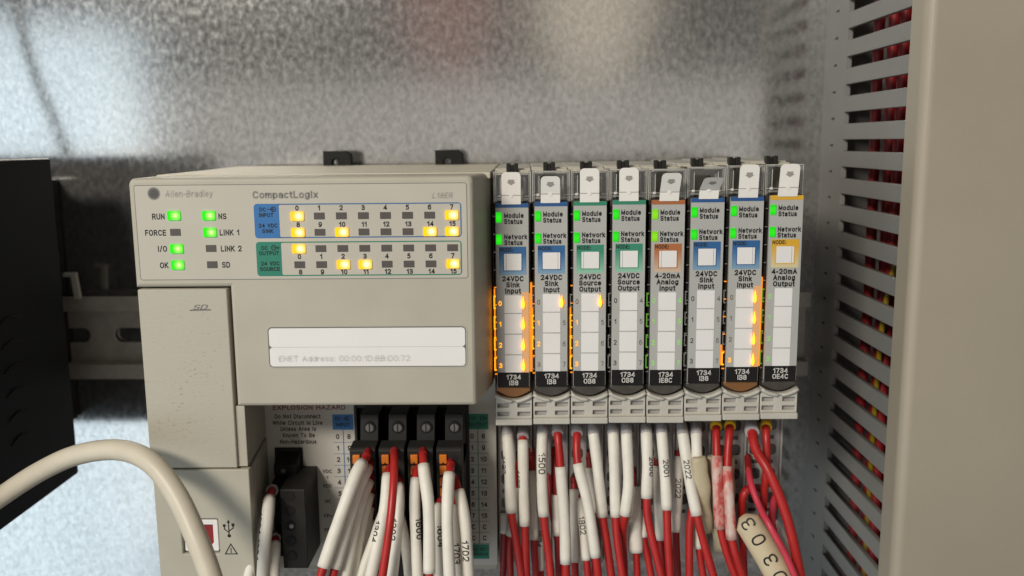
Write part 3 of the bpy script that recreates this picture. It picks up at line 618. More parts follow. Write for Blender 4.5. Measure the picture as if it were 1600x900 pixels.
# card rows measured from the second module
ZR = dict(h0=-8.92, h1=-10.15, a=-13.14, b=-19.96, m1=-12.57, m2=-14.42, n1=-19.16, n2=-20.95,
          nb0=-31.04, nb1=-22.24, nt=-23.14, q0=-29.61, q1=-24.41, t1=-32.24, t2=-34.16, t3=-36.10,
          tag0=-67.14, tag1=-62.23, g1=-63.75, g2=-65.61)
ROWZ = [(-43.14, -37.43), (-49.74, -43.36), (-56.38, -50.01), (-62.29, -56.65)]
DZ = [-40.03, -46.65, -53.38, -60.00]
MZ2 = 0.35
for i, (kd, L_, R_, lab, tabh, tilt, lean) in enumerate(MODS):
    X = MX0 + 12 * i; hd, nd, ttl, g1, g2 = KIND[kd]
    dz = (-.75, -.42, -.3, -.05, -.12, .42, .72, 1.0)[i] + .42
    def Z(k): return ZR[k] + dz
    Yc = -95.0
    md = empty('io_module', (X + 6, -50, -136 + dz), lab, 'module', 'input and output modules in the row')
    if 'g' in L_: gL, L_ = True, set()
    else: gL = False
    if 'g' in R_: gR, R_ = True, set()
    else: gR = False
    zt, zb = Z('h0'), Z('tag0')
    # mounting base and smoky inner body
    box('mounting_base', X + .1, X + 11.9, -72, -9.5, -134 + dz, 1.2 + dz, 'latch', md, .4)
    box('body', X + .35, X + 11.55, -91.6, -71.9, zb - 4.6, zt + .2, 'smoke', md, .2)
    boxes('base_hook', [(X + 3.9, X + 5.3, -77, -74.2, -1 + dz, 2.9 + dz, .2), (X + 5.35, X + 6.3, -76.6, -74.2, -1 + dz, 2.5 + dz, .2), (X + 6.35, X + 7.75, -77, -74.2, -1 + dz, 2.9 + dz, .2)], 'charcoal', md)
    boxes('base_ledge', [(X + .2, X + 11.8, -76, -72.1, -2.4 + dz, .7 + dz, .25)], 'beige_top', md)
    # clear head
    zh = .4 + dz
    boxes('clear_head', [(X + .15, X + 11.85, -90.4, -89.8, zt + .1, zh), (X + .15, X + 11.85, -89.7, -77, zh - .7, zh)], 'clear', md)
    boxes('clear_rib', [(X + .15, X + 1.0, -90.8, -78, zt - .2, zh + .1), (X + 11.0, X + 11.85, -90.8, -78, zt - .2, zh + .1), (X + 1.05, X + 10.95, -91.0, -90.5, zh - .55, zh + .1), (X + 1.2, X + 10.9, -91.2, -90.5, zt + .9, zt + 1.5)], 'clearrib', md)
    boxes('clear_edge', [(X + .15, X + .38, -91.2, -90.85, zt + .1, zh + .1), (X + 11.62, X + 11.85, -91.2, -90.85, zt + .1, zh + .1), (X + .4, X + 11.6, -91.25, -91.02, zh - .12, zh + .12), (X + .4, X + 11.6, -91.4, -91.2, zt + 2.0, zt + 2.18), (X + 2.2, X + 2.4, -91.0, -90.6, zt + 2.4, zh - 1.4), (X + 9.6, X + 9.8, -91.0, -90.6, zt + 2.4, zh - 1.4)], 'clearline', md)
    boxes('head_post', [(X + 1.7, X + 2.7, -88, -80, zt + .3, zh - 2.0, .2), (X + 9.3, X + 10.3, -88, -80, zt + .3, zh - 2.0, .2)], 'clearrib', md)
    boxes('head_floor', [(X + .9, X + 11.1, -80, -76.3, zt - .2, zh - 1.2)], 'beige', md)
    boxes('head_socket', [(X + 1.5, X + 2.9, -80.5, -79.9, zt + 4.2, zt + 6.6), (X + 8.9, X + 10.3, -80.5, -79.9, zt + 4.2, zt + 6.6), (X + 1.1, X + 10.9, -90, -80, zt + .05, zt + .25)], 'smoke', md)
    boxes('painted_glint', [(X + 1.5, X + 2.6, -91.8, -90.6, zt + 1.6, zt + 2.5, .3), (X + 9.4, X + 10.5, -91.8, -90.6, zt + 1.6, zt + 2.5, .3)], 'whiteink', md)  # glints on the clear head drawn as small white blocks
    # clear side light guides in the seams
    for k in range(4):
        z = DZ[k] + dz; on = k in L_
        mm = 'amber' if on else ('greendim' if gL else 'clearrib')
        boxes('light_guide', [(X - .15, X + .12, -93.4, -92.6, z - 2.1, z + 2.1), (X + .12, X + .55, -93.4, -92.6, z + 1.75, z + 2.1), (X + .12, X + .55, -93.4, -92.6, z - 2.1, z - 1.75)], mm, md)
    if (4 in R_ and 5 in R_):  # added emissive strips stand in for the amber glow in the seams
        boxes('seam_glow_strip', [(X + 11.35, X + 12.0, -93.0, -90.2, DZ[3] + dz - 2.5, DZ[0] + dz + 6)], 'amberdim', md)
        boxes('seam_glow_strip', [(X + 11.05, X + 11.3, -94.9, -93.4, DZ[3] + dz - 2.0, DZ[0] + dz + 3)], 'amberdim', md)
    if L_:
        zs_ = [DZ[k] + dz for k in L_]; boxes('seam_glow_strip', [(X - .1, X + .3, -91.9, -90.5, min(zs_) - 2.5, max(zs_) + 4)], 'amberdim', md)
    for k in range(10):
        z = zt - 4 - k * 5.6
        if z > zb: boxes('edge_notch', [(X + .05, X + .75, -93.2, -92.3, z - .12, z + .12)], 'amberdim' if (L_ and k > 3) else 'clearrib', md)  # amber glow beside lit rows put into the notches as emission
    # printed card
    cx0_, cx1_ = X + .85, X + 10.95
    card = plate('card', [rrect(cx0_, cx1_, zb, zt, .3)], Yc, 1.2, 'card', md)
    Ya = Yc - .05
    plate('header_bar', [rrect(cx0_, cx1_, Z('h1'), zt + .15, .25)], Ya - .02, .3, hd, card)
    for zz, w0 in ((Z('a'), 'Module'), (Z('b'), 'Network')):
        plate('status_light', [rrect(cx0_ + .1, cx0_ + 1.85, zz - 1.55, zz + 1.55, .15)], Ya - .25, .4, 'modlime' if kd == 'ain' else 'modgreen', md)
    for s, k in (('Module', 'm1'), ('Status', 'm2'), ('Network', 'n1'), ('Status', 'n2')): text(s, X + 3.45, Z(k), Ya, 1.6, 'ink', card, 'L', .79, .08)
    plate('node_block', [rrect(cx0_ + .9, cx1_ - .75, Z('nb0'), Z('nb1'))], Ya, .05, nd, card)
    text('NODE:', cx0_ + 1.15, Z('nt'), Ya - .04, 1.25, 'ink', card, 'L', .85, .06)
    qx0, qx1 = X + 3.3, X + 8.7
    plate('node_frame', [rrect(qx0 - .25, qx1 + .3, Z('q0') - .25, Z('q1') + .2), rrect(qx0, qx1, Z('q0'), Z('q1'))], Ya - .03, .05, nd.replace('node', '') if nd in ('nodeorange', 'nodeyellow') else hd, card)
    plate('node_window', [rrect(qx0, qx1, Z('q0'), Z('q1'))], Ya - .05, .04, 'white', card)
    sx_ = qx1 - .75 if i in (1, 5, 6, 7) else qx0 + .6
    plate('node_window_line', [rrect(sx_, sx_ + .12, Z('q0'), Z('q1'))], Ya - .08, .02, 'arrowink', card)
    for s, k in zip(ttl, ('t1', 't2', 't3')): text(s, X + 6.0, Z(k), Ya, 1.7, 'ink', card, 'C', .84, .085)
    for k in range(4):
        z0, z1 = ROWZ[k]
        plate('write_on_label', [rrect(X + 3.3, X + 8.75, z0 + dz + .06, z1 + dz - .04)], Ya - .04, .09, 'white', card)
        on = k in L_; m = 'amber' if on else ('greendigit' if gL else ('brownink' if L_ or R_ and i == 6 else 'ink'))
        text(str(k), X + 1.95, DZ[k] + dz, Ya - .03, 1.55, m, card, 'C', .85, .045 if on else .02)
        if not (kd == 'aout'):
            on = (k + 4) in R_; m = 'amberdim' if on else ('greendigit' if gR else 'greyink')
            text(str(k + 4), X + 9.95, DZ[k] + dz, Ya - .03, 1.55, m, card, 'C', .85, .02)
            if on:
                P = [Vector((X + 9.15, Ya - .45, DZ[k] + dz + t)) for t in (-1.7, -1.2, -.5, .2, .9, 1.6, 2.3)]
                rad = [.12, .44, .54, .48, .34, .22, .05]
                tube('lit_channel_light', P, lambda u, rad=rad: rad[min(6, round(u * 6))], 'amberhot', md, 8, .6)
    if (4 in R_ and 5 in R_): plate('led_spill_strip', [rrect(X + 8.8, cx1_ - .02, ROWZ[3][0] + dz, ROWZ[0][1] + dz + 1)], Ya, .03, 'amberspill', card)  # LED spill on the card edge, put in as an emissive plate
    plate('type_tag', [rrect(cx0_ + .1, cx1_ - .1, zb, Z('tag1'))], Ya - .02, .06, 'black', card)
    text(g1, X + 6.0, Z('g1'), Ya - .06, 1.6, 'whiteink', card, 'C', .95, .04); text(g2, X + 6.0, Z('g2'), Ya - .06, 1.6, 'whiteink', card, 'C', .9, .04)
    # lower lip of the clear cover, rounded
    lip = [(X + .6, zb - .2)] + [(X + .6 + 10.6 * t / 10, zb - 1.3 - 2.1 * math.sin(math.pi * t / 10)) for t in range(11)] + [(X + 11.2, zb - .2)]
    plate('cover_lip', [lip], -94.2, 2, 'amberglowlip' if (L_ and R_ and i in (0, 6)) else 'smoke', md, .2)  # amber glow of the lit modules put into the lip's colour and emission
    # release latch
    la = X + .2; lb = X + 11.75; lz1, lz0 = -69.2 + dz, -79.1 + dz
    top = [(la + (lb - la) * t / 12, lz1 - 2.0 * math.sin(math.pi * t / 12) ** .8) for t in range(12, -1, -1)]
    slots = []
    for za, zc in ((lz0 + 5.2, lz0 + 6.6), (lz0 + 2.4, lz0 + 3.8)):
        slots += [rrect(la + .5, la + 4.3, za, zc, .15, 2), rrect(lb - 4.6, lb - .5, za, zc, .15, 2)]
    lt = plate('latch', [[(la, lz0), (lb, lz0)] + top] + slots, -94.8, 3.0, 'latch', md, .2)
    box('latch_back', la + .3, lb - .3, -93.4, -85, lz0 + .3, lz1 - 2.5, 'termgrey', md)
    box('latch_lip', la - .05, lb + .05, -96.0, -93.2, lz0 - .3, lz0 + 1.7, 'latch', md, .3)
    P = [Vector((la + (lb - la) * t / 12, -95.4, lz1 - .45 - 2.0 * math.sin(math.pi * t / 12) ** .8)) for t in range(13)]
    tube('latch_rim', P, .6, 'latch', md, 8)
    # terminal block under the latch
    tb = box('terminal_block', X + .15, X + 11.8, -79, -71.8, -134.5 + dz, lz0 + .2, 'termgrey', md, .3)
    for k in range(4):
        for c_ in (3.1, 8.3):
            z = -86.6 + dz - 8.6 * k
            plate('wire_entry', [rrect(X + c_ - 1.9, X + c_ + 1.9, z - 1.9, z + 1.9, 1.2, 3)], -79.1, .2, 'smoke', tb)
            plate('release_slot', [rrect(X + c_ - 1.6, X + c_ + 1.0, z - 5.0, z - 3.7, .2, 2)], -79.1, .2, 'smoke', tb)
    boxes('terminal_rib', [(X + 5.5, X + 6.1, -80.2, -78.9, -134 + dz, lz0 - .4), (X + 11.2, X + 11.75, -80.6, -78.9, -134 + dz, lz0 - .4)], 'termgrey', tb)
    # write-on pull tab leaning back
    tx, tw = X + 5.75 + (.25 if lean else -.05), 5.9
    A = math.radians(tilt); n = 8
    bm = bmesh.new(); fr, bk = [], []
    outl = rrect(-tw / 2, tw / 2, 0, tabh, 1.5, 4)
    def place(u, v, d):
        bend = max(0, v - 2.4); yy = Yc - .3 + math.sin(A) * bend + d; zz = zt + .2 + min(v, 2.4) + math.cos(A) * bend
        return (tx + u + lean * max(0, v) / 9, yy, zz)
    Lp = [(-tw / 2, -.6), (-tw / 2, 2.4), (tw / 2, 2.4), (tw / 2, -.6)]
    def slab(pts, d0, d1):
        a_ = [bm.verts.new(place(u, v, d0)) for u, v in pts]; b_ = [bm.verts.new(place(u, v, d1)) for u, v in pts]
        bm.faces.new(a_); bm.faces.new(b_[::-1])
        for q in range(len(pts)): bm.faces.new((a_[q], a_[(q + 1) % len(pts)], b_[(q + 1) % len(pts)], b_[q]))
    hl = 2.4 + (tabh - 2.4) / math.cos(A)
    slab([(-tw / 2, -.4), (tw / 2, -.4), (tw / 2, 2.36), (-tw / 2, 2.36)], 0, .45)
    r_ = 1.35
    upo = [(-tw / 2, 2.44), (tw / 2, 2.44)] + [(tw / 2 - r_ + r_ * math.cos(math.radians(q)), hl - r_ + r_ * math.sin(math.radians(q))) for q in range(0, 91, 18)] + [(-tw / 2 + r_ + r_ * math.cos(math.radians(q)), hl - r_ + r_ * math.sin(math.radians(q))) for q in range(90, 181, 18)]
    slab(upo, 0, .45)
    tb_ = from_bm(bm, 'pull_tab', 'tab', md)
    bm = bmesh.new(); am = hl * .66
    def flat(pts, m, nm, d=-.05):
        bm = bmesh.new(); bm.faces.new([bm.verts.new(place(u, v, d)) for u, v in pts]); return from_bm(bm, nm, m, tb_)
    flat([(-.95, am + .9), (-.95, am + .1), (-1.45, am + .1), (0, am - .8), (1.45, am + .1), (.95, am + .1), (.95, am + .9)], 'arrowink', 'arrow_mark')
    flat([(-tw / 2, 2.25), (tw / 2, 2.25), (tw / 2, 2.42), (-tw / 2, 2.42)], 'arrowink', 'fold_line')
    disc('fold_dimple', tx, zt + 2.5, Yc - .5, Yc - .2, .62, 'tab', tb_, 12)

# ------------------------------------------------------------------ wires
def wrap_text(s, P, rad, s0, h, parent, m='ink', ang0=0.0, bold=.02):
    """print lettering on a tube along its path, reading downwards"""
    V, F_, xa, xb = text_mesh(s, bold); L = [0]
    for a_, b_ in zip(P, P[1:]): L.append(L[-1] + (b_ - a_).length)
    view = Vector(CAM['loc'])
    vs = []
    for v in V:
        d = s0 + (v.x - xa) * h; i = 0
        while i < len(L) - 2 and L[i + 1] < d: i += 1
        f = (d - L[i]) / max(1e-6, L[i + 1] - L[i]); p = P[i].lerp(P[i + 1], f); t = (P[i + 1] - P[i]).normalized()
        n_ = Vector((0, -1, .1)); n_ = (n_ - t * n_.dot(t)).normalized(); b_ = n_.cross(t)
        if b_.x < 0: b_ = -b_
        a_ = (v.y - .5) * h / rad + ang0
        vs.append(p + (n_ * math.cos(a_) + b_ * math.sin(a_)) * (rad + .05 + .01 * v.z))
    me = bpy.data.meshes.new('lettering'); me.from_pydata(vs, [], F_); setmat(me, m); return link('lettering', me, parent)
def split(P, f0, f1):
    """part of a polyline between two fractions of its length"""
    L = [0]
    for a_, b_ in zip(P, P[1:]): L.append(L[-1] + (b_ - a_).length)
    T = L[-1]
    def at_(d):
        i = 0
        while i < len(L) - 2 and L[i + 1] < d: i += 1
        return P[i].lerp(P[i + 1], (d - L[i]) / max(1e-6, L[i + 1] - L[i]))
    n = max(4, int((f1 - f0) * 28)); return [at_(T * (f0 + (f1 - f0) * k / n)) for k in range(n + 1)]
def frac_z(P, z):
    L = [0]
    for a_, b_ in zip(P, P[1:]): L.append(L[-1] + (b_ - a_).length)
    for i in range(len(P) - 1):
        if P[i].z >= z >= P[i + 1].z: return (L[i] + (P[i].z - z) / max(1e-6, P[i].z - P[i + 1].z) * (L[i + 1] - L[i])) / L[-1]
    return 1.0 if z < P[-1].z else 0.0
def wire(label, group, pts, sl=None, r=1.3, rs=1.78, m='redpvc', ferr=None, txt=None, ms='sleeve', ft=.0, fl=.10, ta=0.0, th=1.9):
    P = path(pts, 10); base = P[-1]
    w_ = empty('control_wire', base, label, 'wire', group)
    tube('insulation', split(P, 0.0, 1.0), r, m, w_, 10)
    if ferr:
        Fp = split(P, 0.0, fl); tube('ferrule', Fp, lambda u: r * (1.22 + .26 * u) if ferr != 'redcollar' else r * (1.0 + .1 * u), ferr, w_, 12)
    if sl:
        f0, f1 = frac_z(P, sl[0]), frac_z(P, sl[1]); SP = split(P, f0, f1)
        jj = random.uniform(.97, 1.04)
        so = tube('sleeve', SP, lambda u: rs * jj * (1 + .03 * math.sin(9 * u)), ms, w_, 14)
        if txt: wrap_text(txt, SP, rs * jj * 1.02, txt_off(SP, ft), th, so, 'ink', ta)
    return w_
def txt_off(SP, ft): return sum((b_ - a_).length for a_, b_ in zip(SP, SP[1:])) * ft
GF = 'front wires under the modules'
GC = 'greycollar'; RCc = 'redcollar'; YC = 'yellowcollar'
FW = [
 ([(108.33, -78.00, -84.88), (108.48, -86.00, -86.26), (109.11, -90.00, -95.19), (109.64, -92.00, -110.51), (111.05, -93.00, -119.42), (113.27, -96.00, -134.31)], (-86.04, -110.51), GC, '1400', .28, 'redpvc', 'sleeve', -1.2),
 ([(113.54, -78.00, -84.90), (113.56, -87.00, -87.70), (113.69, -90.00, -101.37), (114.02, -92.00, -115.19), (114.53, -95.00, -134.83)], (-87.70, -115.19), GC, '1402', .35, 'redpvc', 'sleeve', -1.3),
 ([(120.16, -78.00, -84.47), (120.02, -86.00, -85.42), (119.69, -90.00, -98.30), (120.26, -92.00, -111.86), (121.76, -93.00, -124.58), (122.74, -95.00, -134.83)], (-85.42, -111.86), GC, '1500', .24, 'redpvc', 'sleeve', 0.0),
 ([(125.04, -78.00, -84.49), (124.98, -86.00, -85.00), (125.80, -90.00, -95.24), (126.99, -94.00, -112.55), (127.33, -96.00, -126.48), (127.54, -96.00, -134.31)], (-95.68, -126.48), GC, None, 0, 'redpvc', 'sleeve', 0),
 ([(131.87, -78.00, -84.52), (131.42, -86.00, -85.03), (131.38, -91.00, -93.79), (134.39, -95.00, -105.77), (136.96, -98.00, -123.30), (138.06, -98.00, -133.28)], (-94.23, -123.30), GC, None, 0, 'redpvc', 'sleeve', 0),
 ([(136.95, -78.00, -83.86), (136.81, -85.00, -84.94), (138.22, -90.00, -98.35), (139.53, -92.00, -112.13), (140.81, -94.00, -120.34), (142.63, -96.00, -134.33)], (-84.38, -112.13), GC, None, 0, 'redpvc', 'sleeve', 0),
 ([(143.66, -78.00, -84.34), (143.32, -86.00, -85.51), (143.50, -90.00, -98.37), (143.85, -92.00, -112.13), (144.36, -94.00, -120.34), (146.39, -96.00, -134.33)], (-84.96, -112.13), GC, None, 0, 'redpvc', 'sleeve', 0),
 ([(148.42, -78.00, -83.90), (147.70, -86.00, -85.09), (148.02, -91.00, -101.07), (146.70, -94.00, -110.83), (146.57, -90.00, -120.86), (147.29, -90.00, -137.46)], (-84.76, -110.83), GC, None, 0, 'redpvc', 'sleeve', 0),
 ([(155.11, -78.00, -83.93), (154.30, -86.00, -85.77), (154.25, -90.00, -95.33), (153.92, -92.00, -105.75), (154.50, -94.00, -113.93), (159.04, -98.00, -133.29)], (-84.78, -105.75), GC, '2000', .42, 'redpvc', 'sleeve', .7),
 ([(160.19, -78.00, -83.95), (159.35, -86.00, -85.79), (160.14, -91.00, -101.11), (160.40, -93.00, -109.31), (160.57, -95.00, -118.57), (161.49, -97.00, -133.82)], (-84.80, -109.31), GC, '2001', .38, 'redpvc', 'sleeve', .2),
 ([(166.76, -78.00, -83.75), (166.24, -85.00, -85.05), (167.58, -91.00, -98.06), (169.83, -95.00, -110.44), (171.69, -96.00, -118.13), (176.03, -98.00, -133.30)], (-84.93, -110.44), GC, '2022', .36, 'redpvc', 'sleeve', -.2),
 ([(171.94, -78.00, -84.00), (170.71, -86.00, -85.83), (170.36, -90.00, -93.41), (170.81, -88.00, -105.65), (168.58, -90.00, -115.96), (168.48, -92.00, -136.43)], (-85.06, -94.21), GC, None, 0, 'redpvc', 'sleeve', 0),
 ([(178.71, -78.00, -83.35), (177.39, -85.00, -84.21), (176.77, -90.00, -92.12), (176.88, -93.00, -103.64), (177.82, -94.00, -115.30), (180.38, -95.00, -125.03), (183.98, -96.00, -134.35)], (-92.12, -115.30), YC, None, 0, 'redpvc', 'pinksleeve', 0),
 ([(183.77, -78.00, -83.37), (181.60, -86.00, -84.77), (180.08, -91.00, -95.47), (180.13, -95.00, -106.10), (180.85, -97.00, -117.68), (182.58, -98.00, -124.46), (185.76, -98.00, -133.31)], (-95.47, -117.68), YC, None, 0, 'redpvc', 'pinksleeve', 0),
 ([(190.35, -78.00, -83.84), (188.71, -87.00, -85.13), (189.08, -92.00, -89.93), (192.28, -97.00, -95.62), (197.38, -101.00, -109.62), (202.31, -103.00, -130.71)], None, GC, None, 0, 'redpvc', None, 0),
 ([(195.61, -78.00, -83.64), (193.55, -86.00, -84.82), (193.37, -89.00, -95.82), (193.07, -88.00, -109.05), (192.95, -88.00, -123.68), (195.05, -90.00, -137.49)], None, YC, None, 0, 'redpvc', None, 0),
]
for i, (pts, sl, fe, tx_, ft, m, ms, ta) in enumerate(FW):
    extra = ' with white sleeve marked %s' % tx_ if tx_ in ('1500', '2001', '2022') else (' with white sleeve' if ms == 'sleeve' else (' with pink stained sleeve' if ms else ' without sleeve'))
    wire('%s front red wire from the left under the modules%s' % (ORD[i], extra), GF, pts, sl, ferr=fe, txt=tx_, ft=ft, ms=ms or 'sleeve', ta=ta, fl=.155 if fe == GC else .12,
         r=1.32 if i != 14 else 1.6, th=2.3 if i == 2 else 1.9)
GB = 'rear wires under the modules'
BW = [
 ([(116.32, -79.00, -93.16), (116.44, -84.00, -104.87), (116.98, -87.00, -121.75), (117.74, -89.00, -137.96)], (-100.00, -122.20), None, 'redpvc'),
 ([(119.74, -79.00, -106.87), (118.93, -84.00, -127.75), (119.51, -86.00, -139.53)], (-115.25, -134.22), '1504', 'redpvc'),
 ([(122.16, -79.00, -102.29), (123.09, -84.00, -111.69), (125.14, -87.00, -124.04), (126.78, -89.00, -137.97)], None, None, 'darkred'),
 ([(124.35, -79.00, -93.19), (124.40, -84.00, -99.26), (124.72, -87.00, -112.69), (125.49, -89.00, -137.97)], (-106.79, -120.39), None, 'darkred'),
 ([(130.88, -79.00, -103.46), (130.86, -84.00, -113.99), (130.68, -88.00, -128.14), (131.02, -90.00, -137.45)], (-107.25, -129.75), None, 'redpvc'),
 ([(132.74, -81.00, -108.39), (133.27, -87.00, -114.96), (134.34, -91.00, -126.69), (135.16, -92.00, -136.41)], (-110.12, -127.60), '1802', 'redpvc'),
 ([(135.85, -79.00, -94.36), (136.33, -82.00, -101.18), (137.11, -84.00, -114.00), (137.84, -85.00, -140.06)], (-99.30, -114.00), None, 'darkred'),
 ([(150.66, -79.00, -100.09), (150.63, -84.00, -109.49), (151.22, -88.00, -125.89), (151.56, -90.00, -137.46)], (-105.76, -126.34), None, 'redpvc'),
 ([(155.51, -80.00, -113.45), (153.53, -86.00, -119.99), (155.11, -88.00, -128.18), (156.69, -90.00, -137.47)], (-114.90, -121.81), None, 'redpvc'),
 ([(159.07, -79.00, -96.70), (159.15, -83.00, -109.92), (159.75, -85.00, -123.89), (160.59, -87.00, -139.04)], (-99.29, -123.43), None, 'darkred'),
 ([(165.96, -79.00, -94.46), (165.38, -85.00, -104.60), (164.33, -88.00, -118.87), (165.23, -90.00, -137.47)], (-96.23, -119.10), '2022', 'darkred'),
 ([(170.71, -79.00, -103.57), (171.37, -86.00, -113.22), (172.12, -88.00, -124.78), (173.97, -90.00, -137.48)], (-108.81, -125.01), None, 'redpvc'),
 ([(111.06, -79.00, -97.69), (110.74, -82.00, -114.80), (108.95, -84.00, -124.27), (109.06, -86.00, -139.52)], (-106.45, -122.66), None, 'redpvc'),
 ([(106.95, -79.00, -116.08), (106.89, -81.00, -126.83), (106.13, -83.00, -141.09)], (-116.08, -123.09), None, 'darkred'),
]
BLB = ['rear wire with white sleeve beside the first module\'s right front wire', 'rear wire with white sleeve behind the third front wire, marked 1504', 'bare dark red rear wire left of the sleeve under the second module',
 'dark red rear wire with short white sleeve behind the fourth front wire', 'rear wire with long white sleeve behind the fifth front wire', 'rear wire with white sleeve marked 1802 leaning right under the third module', 'dark red rear wire behind the sixth front wire',
 'rear wire with broad white sleeve right of the eighth front wire', 'rear wire with very short white sleeve left of the ninth front wire', 'dark red rear wire with sleeve left of the 2001 wire',
 'dark red rear wire with sleeve between the 2001 and 2022 wires', 'rear wire with white sleeve behind the yellowed tape flag', 'rear wire with sleeve between the first and second front wires', 'dark red rear wire at the far left beside the controller']
for (pts, sl, tx_, m), lb in zip(BW, BLB):
    wire(lb, GB, pts, sl, r=1.2, rs=1.6 if 'broad' not in lb else 2.5, m=m, ferr='redcollar', txt=tx_, ft=.3, fl=.06, ta=-.2)
# pink pair and markers at the right end
wire('thin bright pink wire hanging from the last module beside the cream marker', None, [(189.29, -80.00, -95.76), (187.86, -90.00, -100.47), (189.47, -96.00, -106.79), (191.51, -102.00, -111.09), (196.03, -105.00, -119.55), (199.81, -107.00, -128.62)], None, r=1.1, m='pinkpvc', ferr='redcollar', fl=.16)
wire('short pink wire joining the pair right of the cream marker', None, [(197.50, -84.00, -108.47), (195.57, -90.00, -111.55), (193.75, -97.00, -113.33), (195.89, -100.00, -121.31), (198.97, -102.00, -131.23)], None, r=1.25, m='pinkpvc')
wire('dark red wire stub plugged low in the last module', None, [(193.56, -80.00, -107.12), (189.32, -88.00, -104.36), (186.07, -91.00, -104.03), (185.50, -90.00, -111.53), (187.69, -88.00, -138.53)], None, r=1.3, m='redpvc', ferr='redcollar', fl=.3)
wire('white wire curving behind the pink pair at right', None, [(198.49, -84.00, -117.55), (199.95, -90.00, -121.62), (201.66, -93.00, -128.05), (202.30, -94.00, -135.41)], None, r=1.2, m='sleeve')
mk = empty('cable_marker', (195.83, -103.00, -130.71), 'cream oval cable marker with handwritten D303', 'marker')
MP = path([(184.25, -96.00, -110.26), (186.31, -98.00, -112.87), (190.11, -100.00, -119.13), (193.88, -102.00, -125.77), (196.24, -103.00, -130.93)], 8)
sk = tube('marker_sleeve', MP, lambda u: 4.4 * min(1.0, .35 + u * 3.6), 'cream', mk, 18, .8)
def flat_text(s, P, h, parent, off, step):
    """handwritten characters laid one after another along a path"""
    view = Vector(CAM['loc'])
    for k, ch in enumerate(s):
        V, F_, xa, xb = text_mesh(ch, .0); d = off + k * step
        i = min(len(P) - 2, max(0, int(d / (P[-1] - P[0]).length * (len(P) - 1)))); t = (P[i + 1] - P[i]).normalized()
        p = P[0] + (P[-1] - P[0]) * (d / (P[-1] - P[0]).length)
        p = P[i].lerp(P[i + 1], .5); n_ = Vector((0, -1, 0)); n_ = (n_ - t * n_.dot(t)).normalized(); b_ = n_.cross(t)
        if b_.x < 0: b_ = -b_
        vs = [p - t * ((v.x - (xa + xb) / 2) * h) - b_ * ((v.y - .5) * h) + n_ * (3.65 + .01 * v.z) for v in V]
        me = bpy.data.meshes.new('lettering'); me.from_pydata(vs, [], F_); setmat(me, 'ink'); link('lettering', me, parent)
flat_text('303D', MP, 4.5, sk, 5.0, 5.0)
tp = empty('tape_flag', (172.97, -92.00, -121.77), 'yellowed tape flag wrapped round a wire under the sixth module', 'tape')
tube('flag', path([(170.56, -92.00, -91.81), (171.35, -92.00, -98.56), (172.42, -91.00, -108.86), (174.13, -90.00, -118.66)], 6), lambda u: 2.1 + .8 * math.sin(3 * u) + .25 * math.sin(17 * u), 'tape', tp, 14, .55)
tp2 = empty('tape_flag', (179.44, -90.00, -127.24), 'yellowed tape behind the two pink stained sleeves', 'tape')
tube('flag', path([(178.69, -87.00, -93.21), (178.99, -87.00, -103.84), (179.51, -88.00, -114.62), (181.11, -88.00, -125.93)], 6), lambda u: 4.3 + .5 * math.sin(5 * u) + .25 * math.sin(21 * u), 'tape', tp2, 16, .4)
# wires in the controller plugs
def cwire(lb, pts, sl, r=1.25, rs=1.75, m='redpvc', ferr='redcollar', txt=None, ft=.5, fl=.12, ta=0, grp='wires in the controller plugs', th=2.1):
    return wire(lb, grp, pts, sl, r, rs, m, ferr, txt, 'sleeve', ft, fl, ta, th)
for k in range(6):
    yy = 3.2 * k
    x0 = 575 + k * 1.2; y0 = 703 + k * 19.5
    q = {0: ([(65.78, -105.00, -84.70), (65.83, -111.00, -85.01), (63.50, -119.00, -89.23), (55.82, -128.00, -111.40), (54.11, -130.00, -118.50)], (-85.50, -111.80)),
         1: ([(65.85, -105.00, -88.44), (66.12, -110.00, -88.65), (63.68, -117.00, -94.63), (58.47, -125.00, -113.30), (56.92, -127.00, -120.09)], (-88.44, -113.70)),
         2: ([(65.91, -105.00, -92.41), (66.18, -109.00, -93.15), (63.90, -115.00, -99.52), (60.99, -122.00, -115.61), (59.82, -124.00, -121.68)], (-93.15, -118.66)),
         3: ([(65.98, -105.00, -96.39), (66.05, -108.00, -97.69), (64.53, -113.00, -104.49), (62.46, -119.00, -117.11), (61.43, -120.00, -123.80)], (-97.69, -122.27)),
         4: ([(65.83, -105.00, -100.60), (65.72, -107.00, -102.08), (64.62, -110.00, -108.95), (62.99, -114.00, -119.62), (62.14, -115.00, -126.46)], (-102.29, -125.40)),
         5: ([(65.69, -105.00, -104.62), (65.49, -106.50, -106.51), (64.28, -108.00, -114.10), (62.90, -110.00, -129.11)], (-106.51, -128.03))}[k]
    cwire('%s wire from the top in the fanned bundle of the leftmost plug' % ORD[k], q[0], q[1], rs=1.85 - .04 * k, grp='fanned wires of the leftmost plug')
cwire('unsleeved red wire from the top of the second plug', [(73.75, -105.00, -84.52), (74.92, -113.00, -84.32), (75.61, -120.00, -88.87), (75.05, -126.00, -99.76), (72.47, -131.00, -117.98)], None, r=1.22, fl=.05)
cwire('white sleeved wire left of the unsleeved red wire', [(72.59, -105.00, -89.71), (72.82, -113.00, -89.57), (72.58, -118.00, -97.25), (70.60, -122.00, -107.54), (67.62, -125.00, -121.16)], (-89.57, -121.16), rs=1.7, txt='1304', ft=.4, ta=-.9)
